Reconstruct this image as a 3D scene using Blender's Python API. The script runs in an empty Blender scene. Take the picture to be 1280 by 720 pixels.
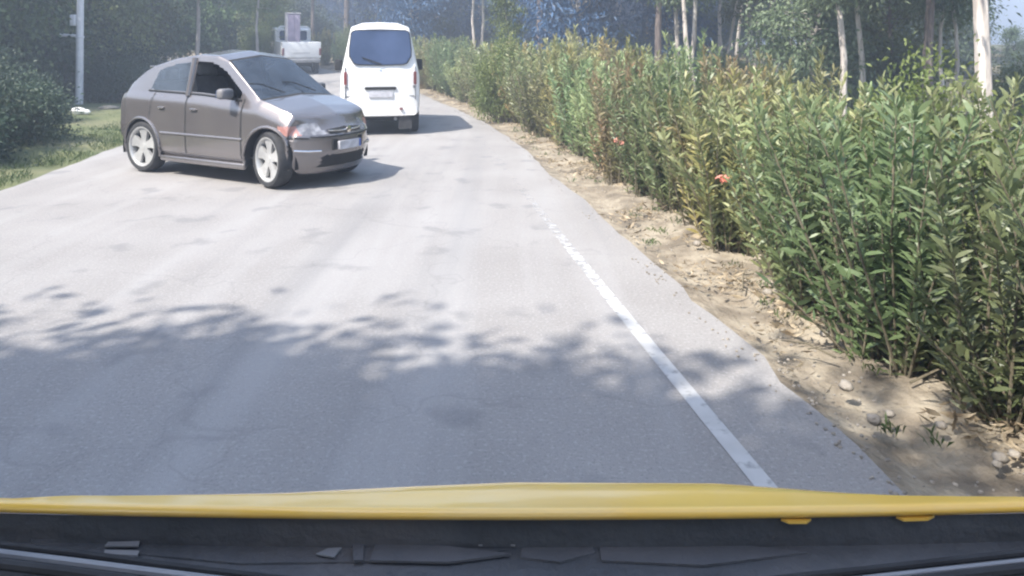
import bpy, bmesh, math, random
import numpy as np
from mathutils import Vector, Matrix, noise
random.seed(7); rng = np.random.default_rng(7)
PI = math.pi; R = math.radians
S = bpy.context.scene
COL = S.collection

# ------------------------------------------------------------------ camera
CAMZ = 1.52
cam = bpy.data.cameras.new("camera"); camo = bpy.data.objects.new("camera", cam); COL.objects.link(camo)
cam.sensor_fit = 'HORIZONTAL'; cam.sensor_width = 36; cam.lens = 36*900/1280
cam.shift_y = -304/1280
cam.clip_start = 0.05; cam.clip_end = 3000
camo.location = (0, 0, CAMZ); camo.rotation_euler = (R(90), 0, 0)
S.camera = camo
# ------------------------------------------------------------------ light
SUN_EL = 52.0; SUN_DIR = Vector((-0.74, -0.67, 0)).normalized()      # horizontal direction towards the sun
w = bpy.data.worlds.new("World"); S.world = w; w.use_nodes = True
nt = w.node_tree; nt.nodes.clear()
sky = nt.nodes.new('ShaderNodeTexSky'); sky.sky_type = 'NISHITA'; sky.sun_disc = False
sky.sun_elevation = R(SUN_EL); sky.sun_rotation = math.atan2(SUN_DIR.x, SUN_DIR.y)
sky.air_density = 1.2; sky.dust_density = 2.0; sky.ozone_density = 1.5
bg = nt.nodes.new('ShaderNodeBackground'); bg.inputs['Strength'].default_value = 0.15
ow = nt.nodes.new('ShaderNodeOutputWorld')
nt.links.new(sky.outputs[0], bg.inputs[0]); nt.links.new(bg.outputs[0], ow.inputs[0])
sl = bpy.data.lights.new("sun", 'SUN'); so = bpy.data.objects.new("sun", sl); COL.objects.link(so)
sl.energy = 4.2; sl.angle = R(0.55); sl.color = (1.0, 0.95, 0.87)
e = R(SUN_EL); tosun = Vector((SUN_DIR.x*math.cos(e), SUN_DIR.y*math.cos(e), math.sin(e)))
so.rotation_euler = tosun.to_track_quat('Z', 'Y').to_euler(); so.location = (-20, -12, 25)
S.view_settings.view_transform = 'Standard'; S.view_settings.look = 'None'
S.view_settings.exposure = 1.38; S.view_settings.gamma = 1.0
S.render.engine = 'CYCLES'
S.cycles.filter_width = 2.2
S.cycles.max_bounces = 6; S.cycles.diffuse_bounces = 3; S.cycles.transparent_max_bounces = 8
S.cycles.volume_bounces = 0
S.cycles.use_denoising = True

# ------------------------------------------------------------------ materials
def nd(t, typ, **kw):
    n = t.nodes.new(typ)
    for k, v in kw.items():
        if k in n.inputs: n.inputs[k].default_value = v
        else: setattr(n, k, v)
    return n
def mat(name, c1, c2=None, scale=5.0, rough=.8, metal=0.0, spec=.5, bump=0.0, bscale=None, detail=6, coat=0.0,
        c3=None, scale3=.6, amt3=.5, vary=0.0, alpha=1.0, trans=0.0, stretch=None, emit=None):
    m = bpy.data.materials.new(name); m.use_nodes = True
    t = m.node_tree; b = t.nodes['Principled BSDF']; L = t.links.new
    b.inputs['Roughness'].default_value = rough; b.inputs['Metallic'].default_value = metal
    b.inputs['Specular IOR Level'].default_value = spec; b.inputs['Coat Weight'].default_value = coat
    b.inputs['Coat Roughness'].default_value = .08
    tc = nd(t, 'ShaderNodeTexCoord')
    src = tc.outputs['Object']
    if stretch:
        mp = nd(t, 'ShaderNodeMapping'); mp.inputs['Scale'].default_value = stretch; L(src, mp.inputs[0]); src = mp.outputs[0]
    n = nd(t, 'ShaderNodeTexNoise'); n.inputs['Scale'].default_value = scale; n.inputs['Detail'].default_value = detail
    L(src, n.inputs['Vector'])
    r = nd(t, 'ShaderNodeValToRGB'); L(n.outputs[0], r.inputs[0])
    c2 = c2 or tuple(min(1, x*1.15) for x in c1)
    r.color_ramp.elements[0].position = .35; r.color_ramp.elements[1].position = .65
    r.color_ramp.elements[0].color = (*c1, 1); r.color_ramp.elements[1].color = (*c2, 1)
    out = r.outputs[0]
    if c3:
        n3 = nd(t, 'ShaderNodeTexNoise'); n3.inputs['Scale'].default_value = scale3; n3.inputs['Detail'].default_value = 5
        L(src, n3.inputs['Vector'])
        r3 = nd(t, 'ShaderNodeValToRGB'); r3.color_ramp.elements[0].position = .48; r3.color_ramp.elements[1].position = .62
        r3.color_ramp.elements[1].color = (amt3, amt3, amt3, 1); L(n3.outputs[0], r3.inputs[0])
        mx = nd(t, 'ShaderNodeMix', data_type='RGBA'); L(r3.outputs[0], mx.inputs[0]); L(out, mx.inputs[6])
        mx.inputs[7].default_value = (*c3, 1); out = mx.outputs[2]
    if vary:
        oi = nd(t, 'ShaderNodeObjectInfo'); h = nd(t, 'ShaderNodeHueSaturation')
        mr = nd(t, 'ShaderNodeMapRange'); mr.inputs[3].default_value = .5-vary*.045; mr.inputs[4].default_value = .5+vary*.05
        L(oi.outputs['Random'], mr.inputs[0]); L(mr.outputs[0], h.inputs['Hue'])
        wn = nd(t, 'ShaderNodeMath', operation='MULTIPLY_ADD'); wn.inputs[1].default_value = 7.13; wn.inputs[2].default_value = .1
        L(oi.outputs['Random'], wn.inputs[0]); fr = nd(t, 'ShaderNodeMath', operation='FRACT'); L(wn.outputs[0], fr.inputs[0])
        mv = nd(t, 'ShaderNodeMapRange'); mv.inputs[3].default_value = 1-.35*vary; mv.inputs[4].default_value = 1+.45*vary
        L(fr.outputs[0], mv.inputs[0]); L(mv.outputs[0], h.inputs['Value']); L(out, h.inputs['Color']); out = h.outputs[0]
    L(out, b.inputs['Base Color'])
    if bump:
        nb = nd(t, 'ShaderNodeTexNoise'); nb.inputs['Scale'].default_value = bscale or scale*4; nb.inputs['Detail'].default_value = 8
        L(src, nb.inputs['Vector']); bp = nd(t, 'ShaderNodeBump'); bp.inputs['Strength'].default_value = bump
        bp.inputs['Distance'].default_value = .02; L(nb.outputs[0], bp.inputs['Height']); L(bp.outputs[0], b.inputs['Normal'])
    if trans:
        tr = nd(t, 'ShaderNodeBsdfTranslucent'); L(out, tr.inputs[0]); ms = nd(t, 'ShaderNodeMixShader'); ms.inputs[0].default_value = trans
        mo = t.nodes['Material Output']; L(b.outputs[0], ms.inputs[1]); L(tr.outputs[0], ms.inputs[2]); L(ms.outputs[0], mo.inputs[0])
    return m
def glass_mat(name, tint, dens):
    m = bpy.data.materials.new(name); m.use_nodes = True
    t = m.node_tree; t.nodes.clear(); L = t.links.new
    o = nd(t, 'ShaderNodeOutputMaterial'); g = nd(t, 'ShaderNodeBsdfGlossy'); g.inputs['Roughness'].default_value = .04
    tr = nd(t, 'ShaderNodeBsdfTransparent'); tr.inputs[0].default_value = (*tint, 1)
    f = nd(t, 'ShaderNodeFresnel'); f.inputs[0].default_value = 1.5
    n = nd(t, 'ShaderNodeTexNoise'); n.inputs['Scale'].default_value = 3; tc = nd(t, 'ShaderNodeTexCoord'); L(tc.outputs['Object'], n.inputs[0])
    d = nd(t, 'ShaderNodeBsdfDiffuse'); d.inputs[0].default_value = (.16, .2, .26, 1)
    a = nd(t, 'ShaderNodeMath', operation='MULTIPLY'); a.inputs[1].default_value = dens; L(n.outputs[0], a.inputs[0])
    m1 = nd(t, 'ShaderNodeMixShader'); L(a.outputs[0], m1.inputs[0]); L(tr.outputs[0], m1.inputs[1]); L(d.outputs[0], m1.inputs[2])
    m2 = nd(t, 'ShaderNodeMixShader'); L(f.outputs[0], m2.inputs[0]); L(m1.outputs[0], m2.inputs[1]); L(g.outputs[0], m2.inputs[2])
    L(m2.outputs[0], o.inputs[0]); return m

M = {}
M['ground'] = mat('forest_floor', (.10, .085, .05), (.19, .16, .09), 1.2, .95, bump=.6, bscale=9, c3=(.07, .10, .035), scale3=.25, amt3=.8)
M['soil'] = mat('verge_soil', (.23, .19, .14), (.37, .32, .245), 7, .95, bump=1.0, bscale=26, c3=(.14, .115, .085), scale3=2.2, amt3=.85)
M['lgrassbed'] = mat('left_verge_earth', (.08, .10, .04), (.15, .16, .07), 2.0, .95, bump=.7, bscale=18, c3=(.22, .20, .12), scale3=.6, amt3=.5)
M['hill'] = mat('far_hill', (.05, .08, .07), (.08, .11, .10), .02, .95)
M['stone'] = mat('stone', (.22, .195, .165), (.38, .34, .29), 14, .9, bump=.4)
M['litter'] = mat('dry_leaf', (.20, .15, .095), (.52, .43, .30), 14, .8, trans=.2)
M['grass'] = mat('grass_blade', (.055, .10, .03), (.12, .155, .05), 1.5, .7, trans=.35)
M['ole'] = mat('oleander_leaf', (.16, .20, .085), (.27, .31, .15), 2.2, .42, spec=.5, trans=.3, vary=1.0, c3=(.31, .30, .15), scale3=1.3, amt3=.6)
M['oley'] = mat('oleander_leaf_yellowing', (.17, .19, .085), (.32, .29, .14), 2.6, .45, trans=.3, vary=.8, c3=(.40, .24, .10), scale3=1.4, amt3=.6)
M['stem'] = mat('shrub_stem', (.12, .105, .07), (.19, .16, .11), 20, .9)
M['pink'] = mat('coral_petal', (.85, .30, .22), (.9, .45, .35), 9, .6, trans=.3)
M['seed'] = mat('pale_seed_pod', (.36, .34, .24), (.46, .44, .32), 20, .7)
M['euc'] = mat('bluegreen_leaf', (.085, .12, .065), (.16, .20, .11), .7, .5, trans=.3, vary=.6)
M['hazeleaf'] = mat('haze_tinted_leaf', (.035, .085, .19), (.08, .155, .29), .7, .5, trans=.25, vary=.25)  # blue of distant haze painted into the leaf colour
M['broad'] = mat('broad_leaf', (.075, .11, .04), (.15, .19, .065), .8, .5, trans=.3, vary=1.0)
M['dark'] = mat('dark_leaf', (.035, .060, .034), (.062, .096, .052), .8, .55, trans=.25, vary=.5)
M['bright'] = mat('bright_leaf', (.15, .20, .06), (.25, .28, .10), 1.2, .5, trans=.4)
M['bark_pale'] = mat('pale_bark', (.36, .31, .27), (.56, .51, .46), 4, .9, bump=.5, stretch=(3, 3, .6))
M['bark_dark'] = mat('dark_bark', (.10, .08, .075), (.20, .16, .14), 5, .95, bump=.8, stretch=(3, 3, .6))
M['taupe'] = mat('taupe_metallic_paint', (.175, .158, .16), (.205, .188, .188), 1.3, .26, metal=.55, coat=1.0, c3=(.22, .20, .19), scale3=2.2, amt3=.35)
M['white'] = mat('white_paint', (.78, .78, .77), (.84, .84, .83), 2, .35, coat=.5, c3=(.62, .60, .56), scale3=1.6, amt3=.4)
M['yellow'] = mat('yellow_paint', (.97, .57, .09), (.98, .63, .13), 2, .24, coat=1.0, c3=(.95, .66, .24), scale3=5, amt3=.4)
M['black'] = mat('black_rubber', (.022, .022, .024), (.04, .04, .042), 12, .8, bump=.15)
M['plastic'] = mat('dusty_dark_plastic', (.065, .070, .078), (.10, .105, .115), 7, .55, bump=.25, bscale=60, c3=(.16, .15, .15), scale3=3, amt3=.6)
M['plastic2'] = mat('dusty_grey_plastic', (.085, .09, .10), (.14, .14, .15), 7, .6, bump=.2, bscale=60, c3=(.20, .19, .19), scale3=4, amt3=.5)
M['gplastic'] = mat('grey_plastic', (.22, .225, .24), (.30, .30, .31), 9, .5)
M['seam'] = mat('seam_black', (.015, .015, .017), (.02, .02, .02), 9, .9)
M['interior'] = mat('cabin_fabric', (.045, .045, .05), (.07, .07, .075), 14, .95)
M['rim'] = mat('alloy_rim', (.42, .42, .42), (.56, .56, .55), 8, .32, metal=.35)
M['chrome'] = mat('chrome', (.7, .7, .7), (.8, .8, .8), 8, .15, metal=1)
M['lamp'] = mat('lamp_lens', (.12, .12, .13), (.34, .34, .36), 12, .12, coat=1)
M['amber'] = mat('amber_lens', (.34, .17, .15), (.42, .22, .19), 12, .2, coat=1)
M['red'] = mat('tail_lamp_red', (.13, .035, .035), (.20, .05, .05), 12, .2, coat=1)
M['plate'] = mat('number_plate', (.40, .40, .43), (.56, .56, .60), 16, .5)
M['blue'] = mat('plate_blue_strip', (.05, .10, .35), (.06, .12, .40), 16, .5)
M['glass'] = glass_mat('window_glass', (.45, .52, .60), .55)
M['dglass'] = glass_mat('dark_window_glass', (.16, .19, .26), .8)
M['van_glass'] = mat('tinted_rear_glass', (.03, .05, .11), (.06, .09, .18), 1.5, .18)
M['pole'] = mat('galvanised_pole', (.70, .70, .73), (.80, .80, .83), 9, .55)
M['crate'] = mat('mauve_board', (.34, .28, .36), (.44, .37, .45), 4, .8)
M['board'] = mat('pale_board', (.62, .56, .58), (.74, .70, .70), 4, .8)
M['shedwall'] = mat('dark_weathered_wall', (.07, .068, .065), (.13, .12, .115), 3, .95, stretch=(4, 4, .5))
M['shedroof'] = mat('pale_tin_roof', (.42, .40, .37), (.58, .55, .5), 3, .7)
M['litterwhite'] = mat('white_plastic_bag', (.78, .78, .76), (.85, .85, .84), 9, .6)

def asphalt():
    m = mat('asphalt', (.265, .25, .24), (.305, .29, .28), 1.1, .85, spec=.3, bump=.35, bscale=140)
    t = m.node_tree; L = t.links.new; b = t.nodes['Principled BSDF']
    base = b.inputs['Base Color'].links[0].from_socket
    tc = nd(t, 'ShaderNodeTexCoord')
    def n(scale, stretch, det=6, rot=0):
        mp = nd(t, 'ShaderNodeMapping'); mp.inputs['Scale'].default_value = stretch; mp.inputs['Rotation'].default_value = (0, 0, rot)
        L(tc.outputs['Object'], mp.inputs[0]); x = nd(t, 'ShaderNodeTexNoise'); x.inputs['Scale'].default_value = scale; x.inputs['Detail'].default_value = det
        L(mp.outputs[0], x.inputs[0]); return x.outputs[0]
    def mixin(cur, fac, col, lo, hi, amt, mode='MIX'):
        r = nd(t, 'ShaderNodeMapRange'); r.inputs[1].default_value = lo; r.inputs[2].default_value = hi; r.inputs[4].default_value = amt
        L(fac, r.inputs[0]); x = nd(t, 'ShaderNodeMix', data_type='RGBA', blend_type=mode); L(r.outputs[0], x.inputs[0]); L(cur, x.inputs[6])
        x.inputs[7].default_value = (*col, 1); return x.outputs[2]
    c = mixin(base, n(55, (1, 1, 1), 3), (.46, .45, .44), .53, .68, .35)        # aggregate
    c = mixin(c, n(75, (1, 1, 1), 3), (.11, .11, .112), .55, .70, .38)
    c = mixin(c, n(.9, (2.2, .16, 1), 4, .16), (.36, .35, .345), .48, .68, .55)     # wheel polished streaks along the road
    c = mixin(c, n(.7, (2.5, .12, 1), 5, .14), (.19, .19, .195), .55, .75, .5)
    c = mixin(c, n(2.3, (1, 1, 1), 5), (.15, .15, .155), .60, .68, .4)              # stains
    v = nd(t, 'ShaderNodeTexVoronoi', feature='DISTANCE_TO_EDGE'); v.inputs['Scale'].default_value = .5
    wp = nd(t, 'ShaderNodeTexNoise'); wp.inputs['Scale'].default_value = 2.5; L(tc.outputs['Object'], wp.inputs[0])
    ad = nd(t, 'ShaderNodeVectorMath', operation='MULTIPLY_ADD'); L(wp.outputs[1], ad.inputs[0]); ad.inputs[1].default_value = (.7, .7, 0); L(tc.outputs['Object'], ad.inputs[2])
    L(ad.outputs[0], v.inputs[0]); inv = nd(t, 'ShaderNodeMapRange'); inv.inputs[1].default_value = 0; inv.inputs[2].default_value = .006; inv.inputs[3].default_value = .14; inv.inputs[4].default_value = 0
    L(v.outputs[0], inv.inputs[0]); x = nd(t, 'ShaderNodeMix', data_type='RGBA'); L(inv.outputs[0], x.inputs[0]); L(c, x.inputs[6]); x.inputs[7].default_value = (.07, .07, .07, 1)
    L(x.outputs[2], b.inputs['Base Color']); return m
M['asphalt'] = asphalt()
def linepaint():
    m = mat('worn_glare_faded_line', (.46, .455, .45), (.55, .545, .54), 6, .7)
    t = m.node_tree; L = t.links.new; b = t.nodes['Principled BSDF']; tc = nd(t, 'ShaderNodeTexCoord')
    n = nd(t, 'ShaderNodeTexNoise'); n.inputs['Scale'].default_value = 16; n.inputs['Detail'].default_value = 9; L(tc.outputs['Object'], n.inputs[0])
    sx = nd(t, 'ShaderNodeSeparateXYZ'); L(tc.outputs['Object'], sx.inputs[0]); wy = nd(t, 'ShaderNodeMapRange'); wy.inputs[1].default_value = 3.6; wy.inputs[2].default_value = 8.0; wy.inputs[3].default_value = .06; wy.inputs[4].default_value = -.36; L(sx.outputs[1], wy.inputs[0])  # fade along y paints in glare on the far line; the noise is wear
    sm_ = nd(t, 'ShaderNodeMath', operation='ADD'); L(n.outputs[0], sm_.inputs[0]); L(wy.outputs[0], sm_.inputs[1])
    r = nd(t, 'ShaderNodeMapRange'); r.inputs[1].default_value = .22; r.inputs[2].default_value = .50; r.inputs[4].default_value = .88; L(sm_.outputs[0], r.inputs[0]); L(r.outputs[0], b.inputs['Alpha'])
    return m
M['line'] = linepaint()

# ------------------------------------------------------------------ object helpers
def tag(o, label=None, cat=None, group=None, kind=None):
    if label: o['label'] = label
    if cat: o['category'] = cat
    if group: o['group'] = group
    if kind: o['kind'] = kind
    return o
def mesh_obj(name, V, F, m, parent=None, smooth=False, sharp=None):
    me = bpy.data.meshes.new(name)
    me.from_pydata([tuple(v) for v in V] if not isinstance(V, np.ndarray) else V.tolist(), [], F if not isinstance(F, np.ndarray) else F.tolist())
    me.materials.append(m)
    if smooth:
        me.polygons.foreach_set('use_smooth', [True]*len(me.polygons))
        if sharp: me.set_sharp_from_angle(angle=R(sharp))
    me.update()
    o = bpy.data.objects.new(name, me); COL.objects.link(o)
    if parent: o.parent = parent
    return o
def thing(name, label, cat, loc=(0, 0, 0), rz=0, group=None):
    o = bpy.data.objects.new(name, None); COL.objects.link(o); o.location = loc; o.rotation_euler = (0, 0, rz)
    o.empty_display_size = .3
    return tag(o, label, cat, group)
def copy_tree(o, parent=None):
    c = o.copy(); COL.objects.link(c); c.parent = parent
    for ch in list(o.children): copy_tree(ch, c)
    return c
class MB:
    def __init__(s): s.V = []; s.F = []
    def add(s, V, F):
        n = len(s.V); s.V += [tuple(v) for v in V]; s.F += [tuple(i+n for i in f) for f in F]; return s
    def box(s, x0, x1, y0, y1, z0, z1, b=0.0):
        if b <= 0:
            V = [(x, y, z) for x in (x0, x1) for y in (y0, y1) for z in (z0, z1)]
            return s.add(V, [(0, 1, 3, 2), (4, 6, 7, 5), (0, 4, 5, 1), (2, 3, 7, 6), (0, 2, 6, 4), (1, 5, 7, 3)])
        import bmesh
        bm = bmesh.new(); bmesh.ops.create_cube(bm, size=1)
        for v in bm.verts: v.co = Vector(((x0+x1)/2+v.co.x*(x1-x0), (y0+y1)/2+v.co.y*(y1-y0), (z0+z1)/2+v.co.z*(z1-z0)))
        bmesh.ops.bevel(bm, geom=bm.edges[:], offset=b, segments=3, affect='EDGES', profile=.5)
        bm.verts.ensure_lookup_table(); V = [tuple(v.co) for v in bm.verts]; F = [tuple(v.index for v in f.verts) for f in bm.faces]; bm.free()
        return s.add(V, F)
    def tube(s, pts, rads, n=8, caps=True):
        pts = [Vector(p) for p in pts]
        if not hasattr(rads, '__len__'): rads = [rads]*len(pts)
        rings = []
        up = Vector((0, 0, 1)) if abs((pts[-1]-pts[0]).normalized().z) < .9 else Vector((1, 0, 0))
        for i, p in enumerate(pts):
            t = (pts[min(i+1, len(pts)-1)]-pts[max(i-1, 0)]).normalized()
            a = t.cross(up).normalized(); b = t.cross(a).normalized()
            rings.append([p+(a*math.cos(2*PI*k/n)+b*math.sin(2*PI*k/n))*rads[i] for k in range(n)])
        V = [v for r in rings for v in r]; F = []
        for i in range(len(pts)-1):
            for k in range(n): F.append((i*n+k, i*n+(k+1) % n, (i+1)*n+(k+1) % n, (i+1)*n+k))
        if caps: F.append(tuple(range(n))[::-1]); F.append(tuple((len(pts)-1)*n+k for k in range(n)))
        return s.add(V, F)
    def lathe_y(s, prof, n=40, c=(0, 0, 0)):       # prof: (r, y) turned round the y axis
        V = [(c[0]+r*math.cos(2*PI*k/n), c[1]+y, c[2]+r*math.sin(2*PI*k/n)) for r, y in prof for k in range(n)]; F = []
        for i in range(len(prof)-1):
            for k in range(n): F.append((i*n+k, i*n+(k+1) % n, (i+1)*n+(k+1) % n, (i+1)*n+k))
        return s.add(V, F)
    def prism_y(s, poly, y0, y1):                  # poly in x,z
        n = len(poly); V = [(x, y0, z) for x, z in poly]+[(x, y1, z) for x, z in poly]
        F = [tuple(range(n)), tuple(range(2*n-1, n-1, -1))]+[(k, k+n, (k+1) % n+n, (k+1) % n) for k in range(n)]
        return s.add(V, F)
    def prism_x(s, poly, x0, x1):                  # poly in y,z
        n = len(poly); V = [(x0, y, z) for y, z in poly]+[(x1, y, z) for y, z in poly]
        F = [tuple(range(n)), tuple(range(2*n-1, n-1, -1))]+[(k, k+n, (k+1) % n+n, (k+1) % n) for k in range(n)]
        return s.add(V, F)
    def build(s, name, m, parent=None, smooth=True, sharp=35):
        o = mesh_obj(name, s.V, s.F, m, parent, smooth, sharp)
        if len(s.F) < 4000:
            bm = bmesh.new(); bm.from_mesh(o.data); bmesh.ops.recalc_face_normals(bm, faces=bm.faces[:]); bm.to_mesh(o.data); bm.free()
            if smooth and sharp: o.data.set_sharp_from_angle(angle=R(sharp))
        return o
def rrect(w, h, r, cx=0, cy=0, n=5, skew=0):
    P = []
    for qx, qy, a0 in ((1, 1, 0), (-1, 1, 90), (-1, -1, 180), (1, -1, 270)):
        for k in range(n+1):
            a = R(a0+90*k/n); P.append((cx+qx*(w/2-r)+r*math.cos(a), cy+qy*(h/2-r)+r*math.sin(a)))
    return [(x*(1+skew*(y-cy)), y) for x, y in P]
def interp(x, pts):
    return float(np.interp(x, [p[0] for p in pts], [p[1] for p in pts]))
def sstep(a, b, x):
    t = max(0., min(1., (x-a)/(b-a))); return t*t*(3-2*t)

# ------------------------------------------------------------------ terrain and road
def rise(y):
    if y < 15: return 0.0
    if y < 28: return 0.0033*(y-15)**2
    return 0.558+1.1*(1-math.exp(-(y-28)*.0858/1.1))
RE = [(12, -70), (5.0, -22), (3.35, -10), (2.55, -5), (1.75, 0), (1.37, 2.47), (1.13, 4.03), (.68, 7.05), (.12, 10.8), (-.65, 14.5), (-2.3, 19.8), (-4.3, 24), (-7.2, 28), (-11, 31.5), (-16, 34.2), (-24, 36.5), (-36, 37.5), (-60, 36)]
def smooth_line(P, step=.25):
    P = [Vector((a, b, 0)) for a, b in P]; out = []
    for i in range(len(P)-1):
        p0 = P[max(i-1, 0)]; p1 = P[i]; p2 = P[i+1]; p3 = P[min(i+2, len(P)-1)]
        n = max(2, int((p2-p1).length/step))
        for k in range(n):
            t = k/n; d = (p2-p1).length
            m1 = (p2-p0)/max(1e-6, ((p2-p1).length+(p1-p0).length))*d; m2 = (p3-p1)/max(1e-6, ((p3-p2).length+(p2-p1).length))*d
            out.append((2*t**3-3*t**2+1)*p1+(t**3-2*t**2+t)*m1+(-2*t**3+3*t**2)*p2+(t**3-t**2)*m2)
    out.append(P[-1]); return out
RL = smooth_line(RE)
RN = []
for i, p in enumerate(RL):
    t = (RL[min(i+1, len(RL)-1)]-RL[max(i-1, 0)]).normalized(); RN.append(Vector((-t.y, t.x, 0)))
RLx = np.array([[p.x, p.y] for p in RL]); RNx = np.array([[n.x, n.y] for n in RN])
def road_off(x, y):       # signed distance left of the right road edge
    d = np.hypot(RLx[:, 0]-x, RLx[:, 1]-y); i = int(d.argmin())
    return (x-RLx[i, 0])*RNx[i, 0]+(y-RLx[i, 1])*RNx[i, 1]
def strip(name, offs, zf, m, i0=0, i1=None, jag=None, kind='structure', parent=None):
    i1 = i1 or len(RL); V = []; F = []; n = len(offs)
    for i in range(i0, i1):
        p, q = RL[i], RN[i]
        for j, o in enumerate(offs):
            oo = o+(jag(i, j) if jag else 0); c = p+q*oo
            V.append((c.x, c.y, rise(c.y)+zf(c, j)))
    for i in range(i1-i0-1):
        for j in range(n-1): F.append((i*n+j, i*n+j+1, (i+1)*n+j+1, (i+1)*n+j))
    o = mesh_obj(name, V, F, m, parent, True)
    if kind: o['kind'] = kind
    return o
def nz(x, y, s=1., seed=0): return noise.noise(Vector((x*s, y*s, seed)))

gx = sorted(set(list(np.linspace(-40, 30, 71))+[-1500, -900, -500, -300, -200, -140, -100, -70, -55, 45, 60, 80, 120, 180, 300, 500, 900, 1500]))
gy = sorted(set(list(np.linspace(-20, 70, 91))+[-1200, -600, -300, -150, -80, -50, -30, 85, 110, 150, 220, 320, 500, 900, 1600]))
V = [(x, y, rise(y)-.09+(0.03*nz(x, y, .7) if abs(x) < 60 else 0)) for y in gy for x in gx]
F = [(j*len(gx)+i, j*len(gx)+i+1, (j+1)*len(gx)+i+1, (j+1)*len(gx)+i) for j in range(len(gy)-1) for i in range(len(gx)-1)]
mesh_obj('ground', V, F, M['ground'], None, True)['kind'] = 'structure'
W_ROAD = 5.9
rj = lambda i, j: (0 if 0 < j < 12 else (1 if j == 0 else -1)*(.05*nz(i*.25*1.7, j, 1, 3)+.07*nz(i*.25*.5, j, 1, 5)+.04*nz(i*.25*7, j, 1, 7)))
strip('road', [0]+[W_ROAD*k/12 for k in range(1, 12)]+[W_ROAD], lambda c, j: 0, M['asphalt'], jag=rj)
strip('lane_line', [.455, .53], lambda c, j: .004, M['line'], i1=int(np.abs(RLx[:, 1]-13).argmin()))
vj = lambda i, j: (.10*nz(i*.25*1.3, j, 1, 11) if j > 0 else 0)
strip('soil_verge', [-2.6, -2.2, -1.8, -1.5, -1.2, -1.0, -.8, -.6, -.45, -.3, -.15, .03], lambda c, j: (-.012 if j == 11 else -.035+.05*sstep(0, .8, 1)*abs(nz(c.x, c.y, 2.2, 2))+.04*nz(c.x, c.y, 5, 4)*(1 if j < 10 else .3)-(.03 if j > 8 else 0)+(.06 if 1 < j < 6 else 0)), M['soil'])
strip('grass_verge', [W_ROAD-.04, W_ROAD+.15, W_ROAD+.35, W_ROAD+.6, W_ROAD+.9, W_ROAD+1.3, W_ROAD+1.8, W_ROAD+2.6, W_ROAD+3.8], lambda c, j: (-.012 if j == 0 else -.03+.05*nz(c.x, c.y, 1.6, 2)+.02*j), M['lgrassbed'])
# far hill seen through the gaps
hx = np.linspace(-500, 700, 60); V = []; F = []
for k in range(6):
    for x in hx:
        f = k/5; V.append((x, 300+f*120, (3+20*f*(.8+.4*nz(x, 3, .006))+1.5*nz(x, f*50, .02)) - 5*(k == 0)))
for k in range(5):
    for i in range(59): F.append((k*60+i, k*60+i+1, (k+1)*60+i+1, (k+1)*60+i))
mesh_obj('hills', V, F, M['hill'], None, True)['kind'] = 'structure'

# ------------------------------------------------------------------ leaves
def leaves_mesh(name, P, D, L, Wd, m, parent=None, kind='stuff', droop=.25, near=False):
    """P base points, D directions, L lengths, Wd widths -> one mesh of small pointed leaves"""
    n = len(P); D = D/np.linalg.norm(D, axis=1, keepdims=True)
    Rn = rng.normal(size=(n, 3)); Sd = np.cross(D, Rn); Sd /= np.linalg.norm(Sd, axis=1, keepdims=True)+1e-9
    L = L[:, None]; Wd = Wd[:, None]
    dz = np.zeros((n, 3)); dz[:, 2] = 1
    if near:
        a = P; b = P+D*L*.35+Sd*Wd*.5-dz*L*droop*.15; c = P+D*L*.35-Sd*Wd*.5-dz*L*droop*.15
        d = P+D*L*.72+Sd*Wd*.36-dz*L*droop*.5; e_ = P+D*L*.72-Sd*Wd*.36-dz*L*droop*.5; f = P+D*L-dz*L*droop
        V = np.stack([a, b, c, d, e_, f], 1).reshape(-1, 3); k = np.arange(n)[:, None]*6
        F = [tuple(q) for q in np.concatenate([k+0, k+2, k+1], 1)]+[tuple(q) for q in np.concatenate([k+1, k+2, k+4, k+3], 1)]+[tuple(q) for q in np.concatenate([k+3, k+4, k+5], 1)]
    else:
        a = P; b = P+D*L*.45+Sd*Wd*.5; c = P+D*L*.45-Sd*Wd*.5; d = P+D*L-dz*L*droop
        V = np.stack([a, c, d, b], 1).reshape(-1, 3); k = np.arange(n)[:, None]*4
        F = np.concatenate([k, k+1, k+2, k+3], 1)
    o = mesh_obj(name, V, F, m, parent)
    if kind: o['kind'] = kind
    return o

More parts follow.
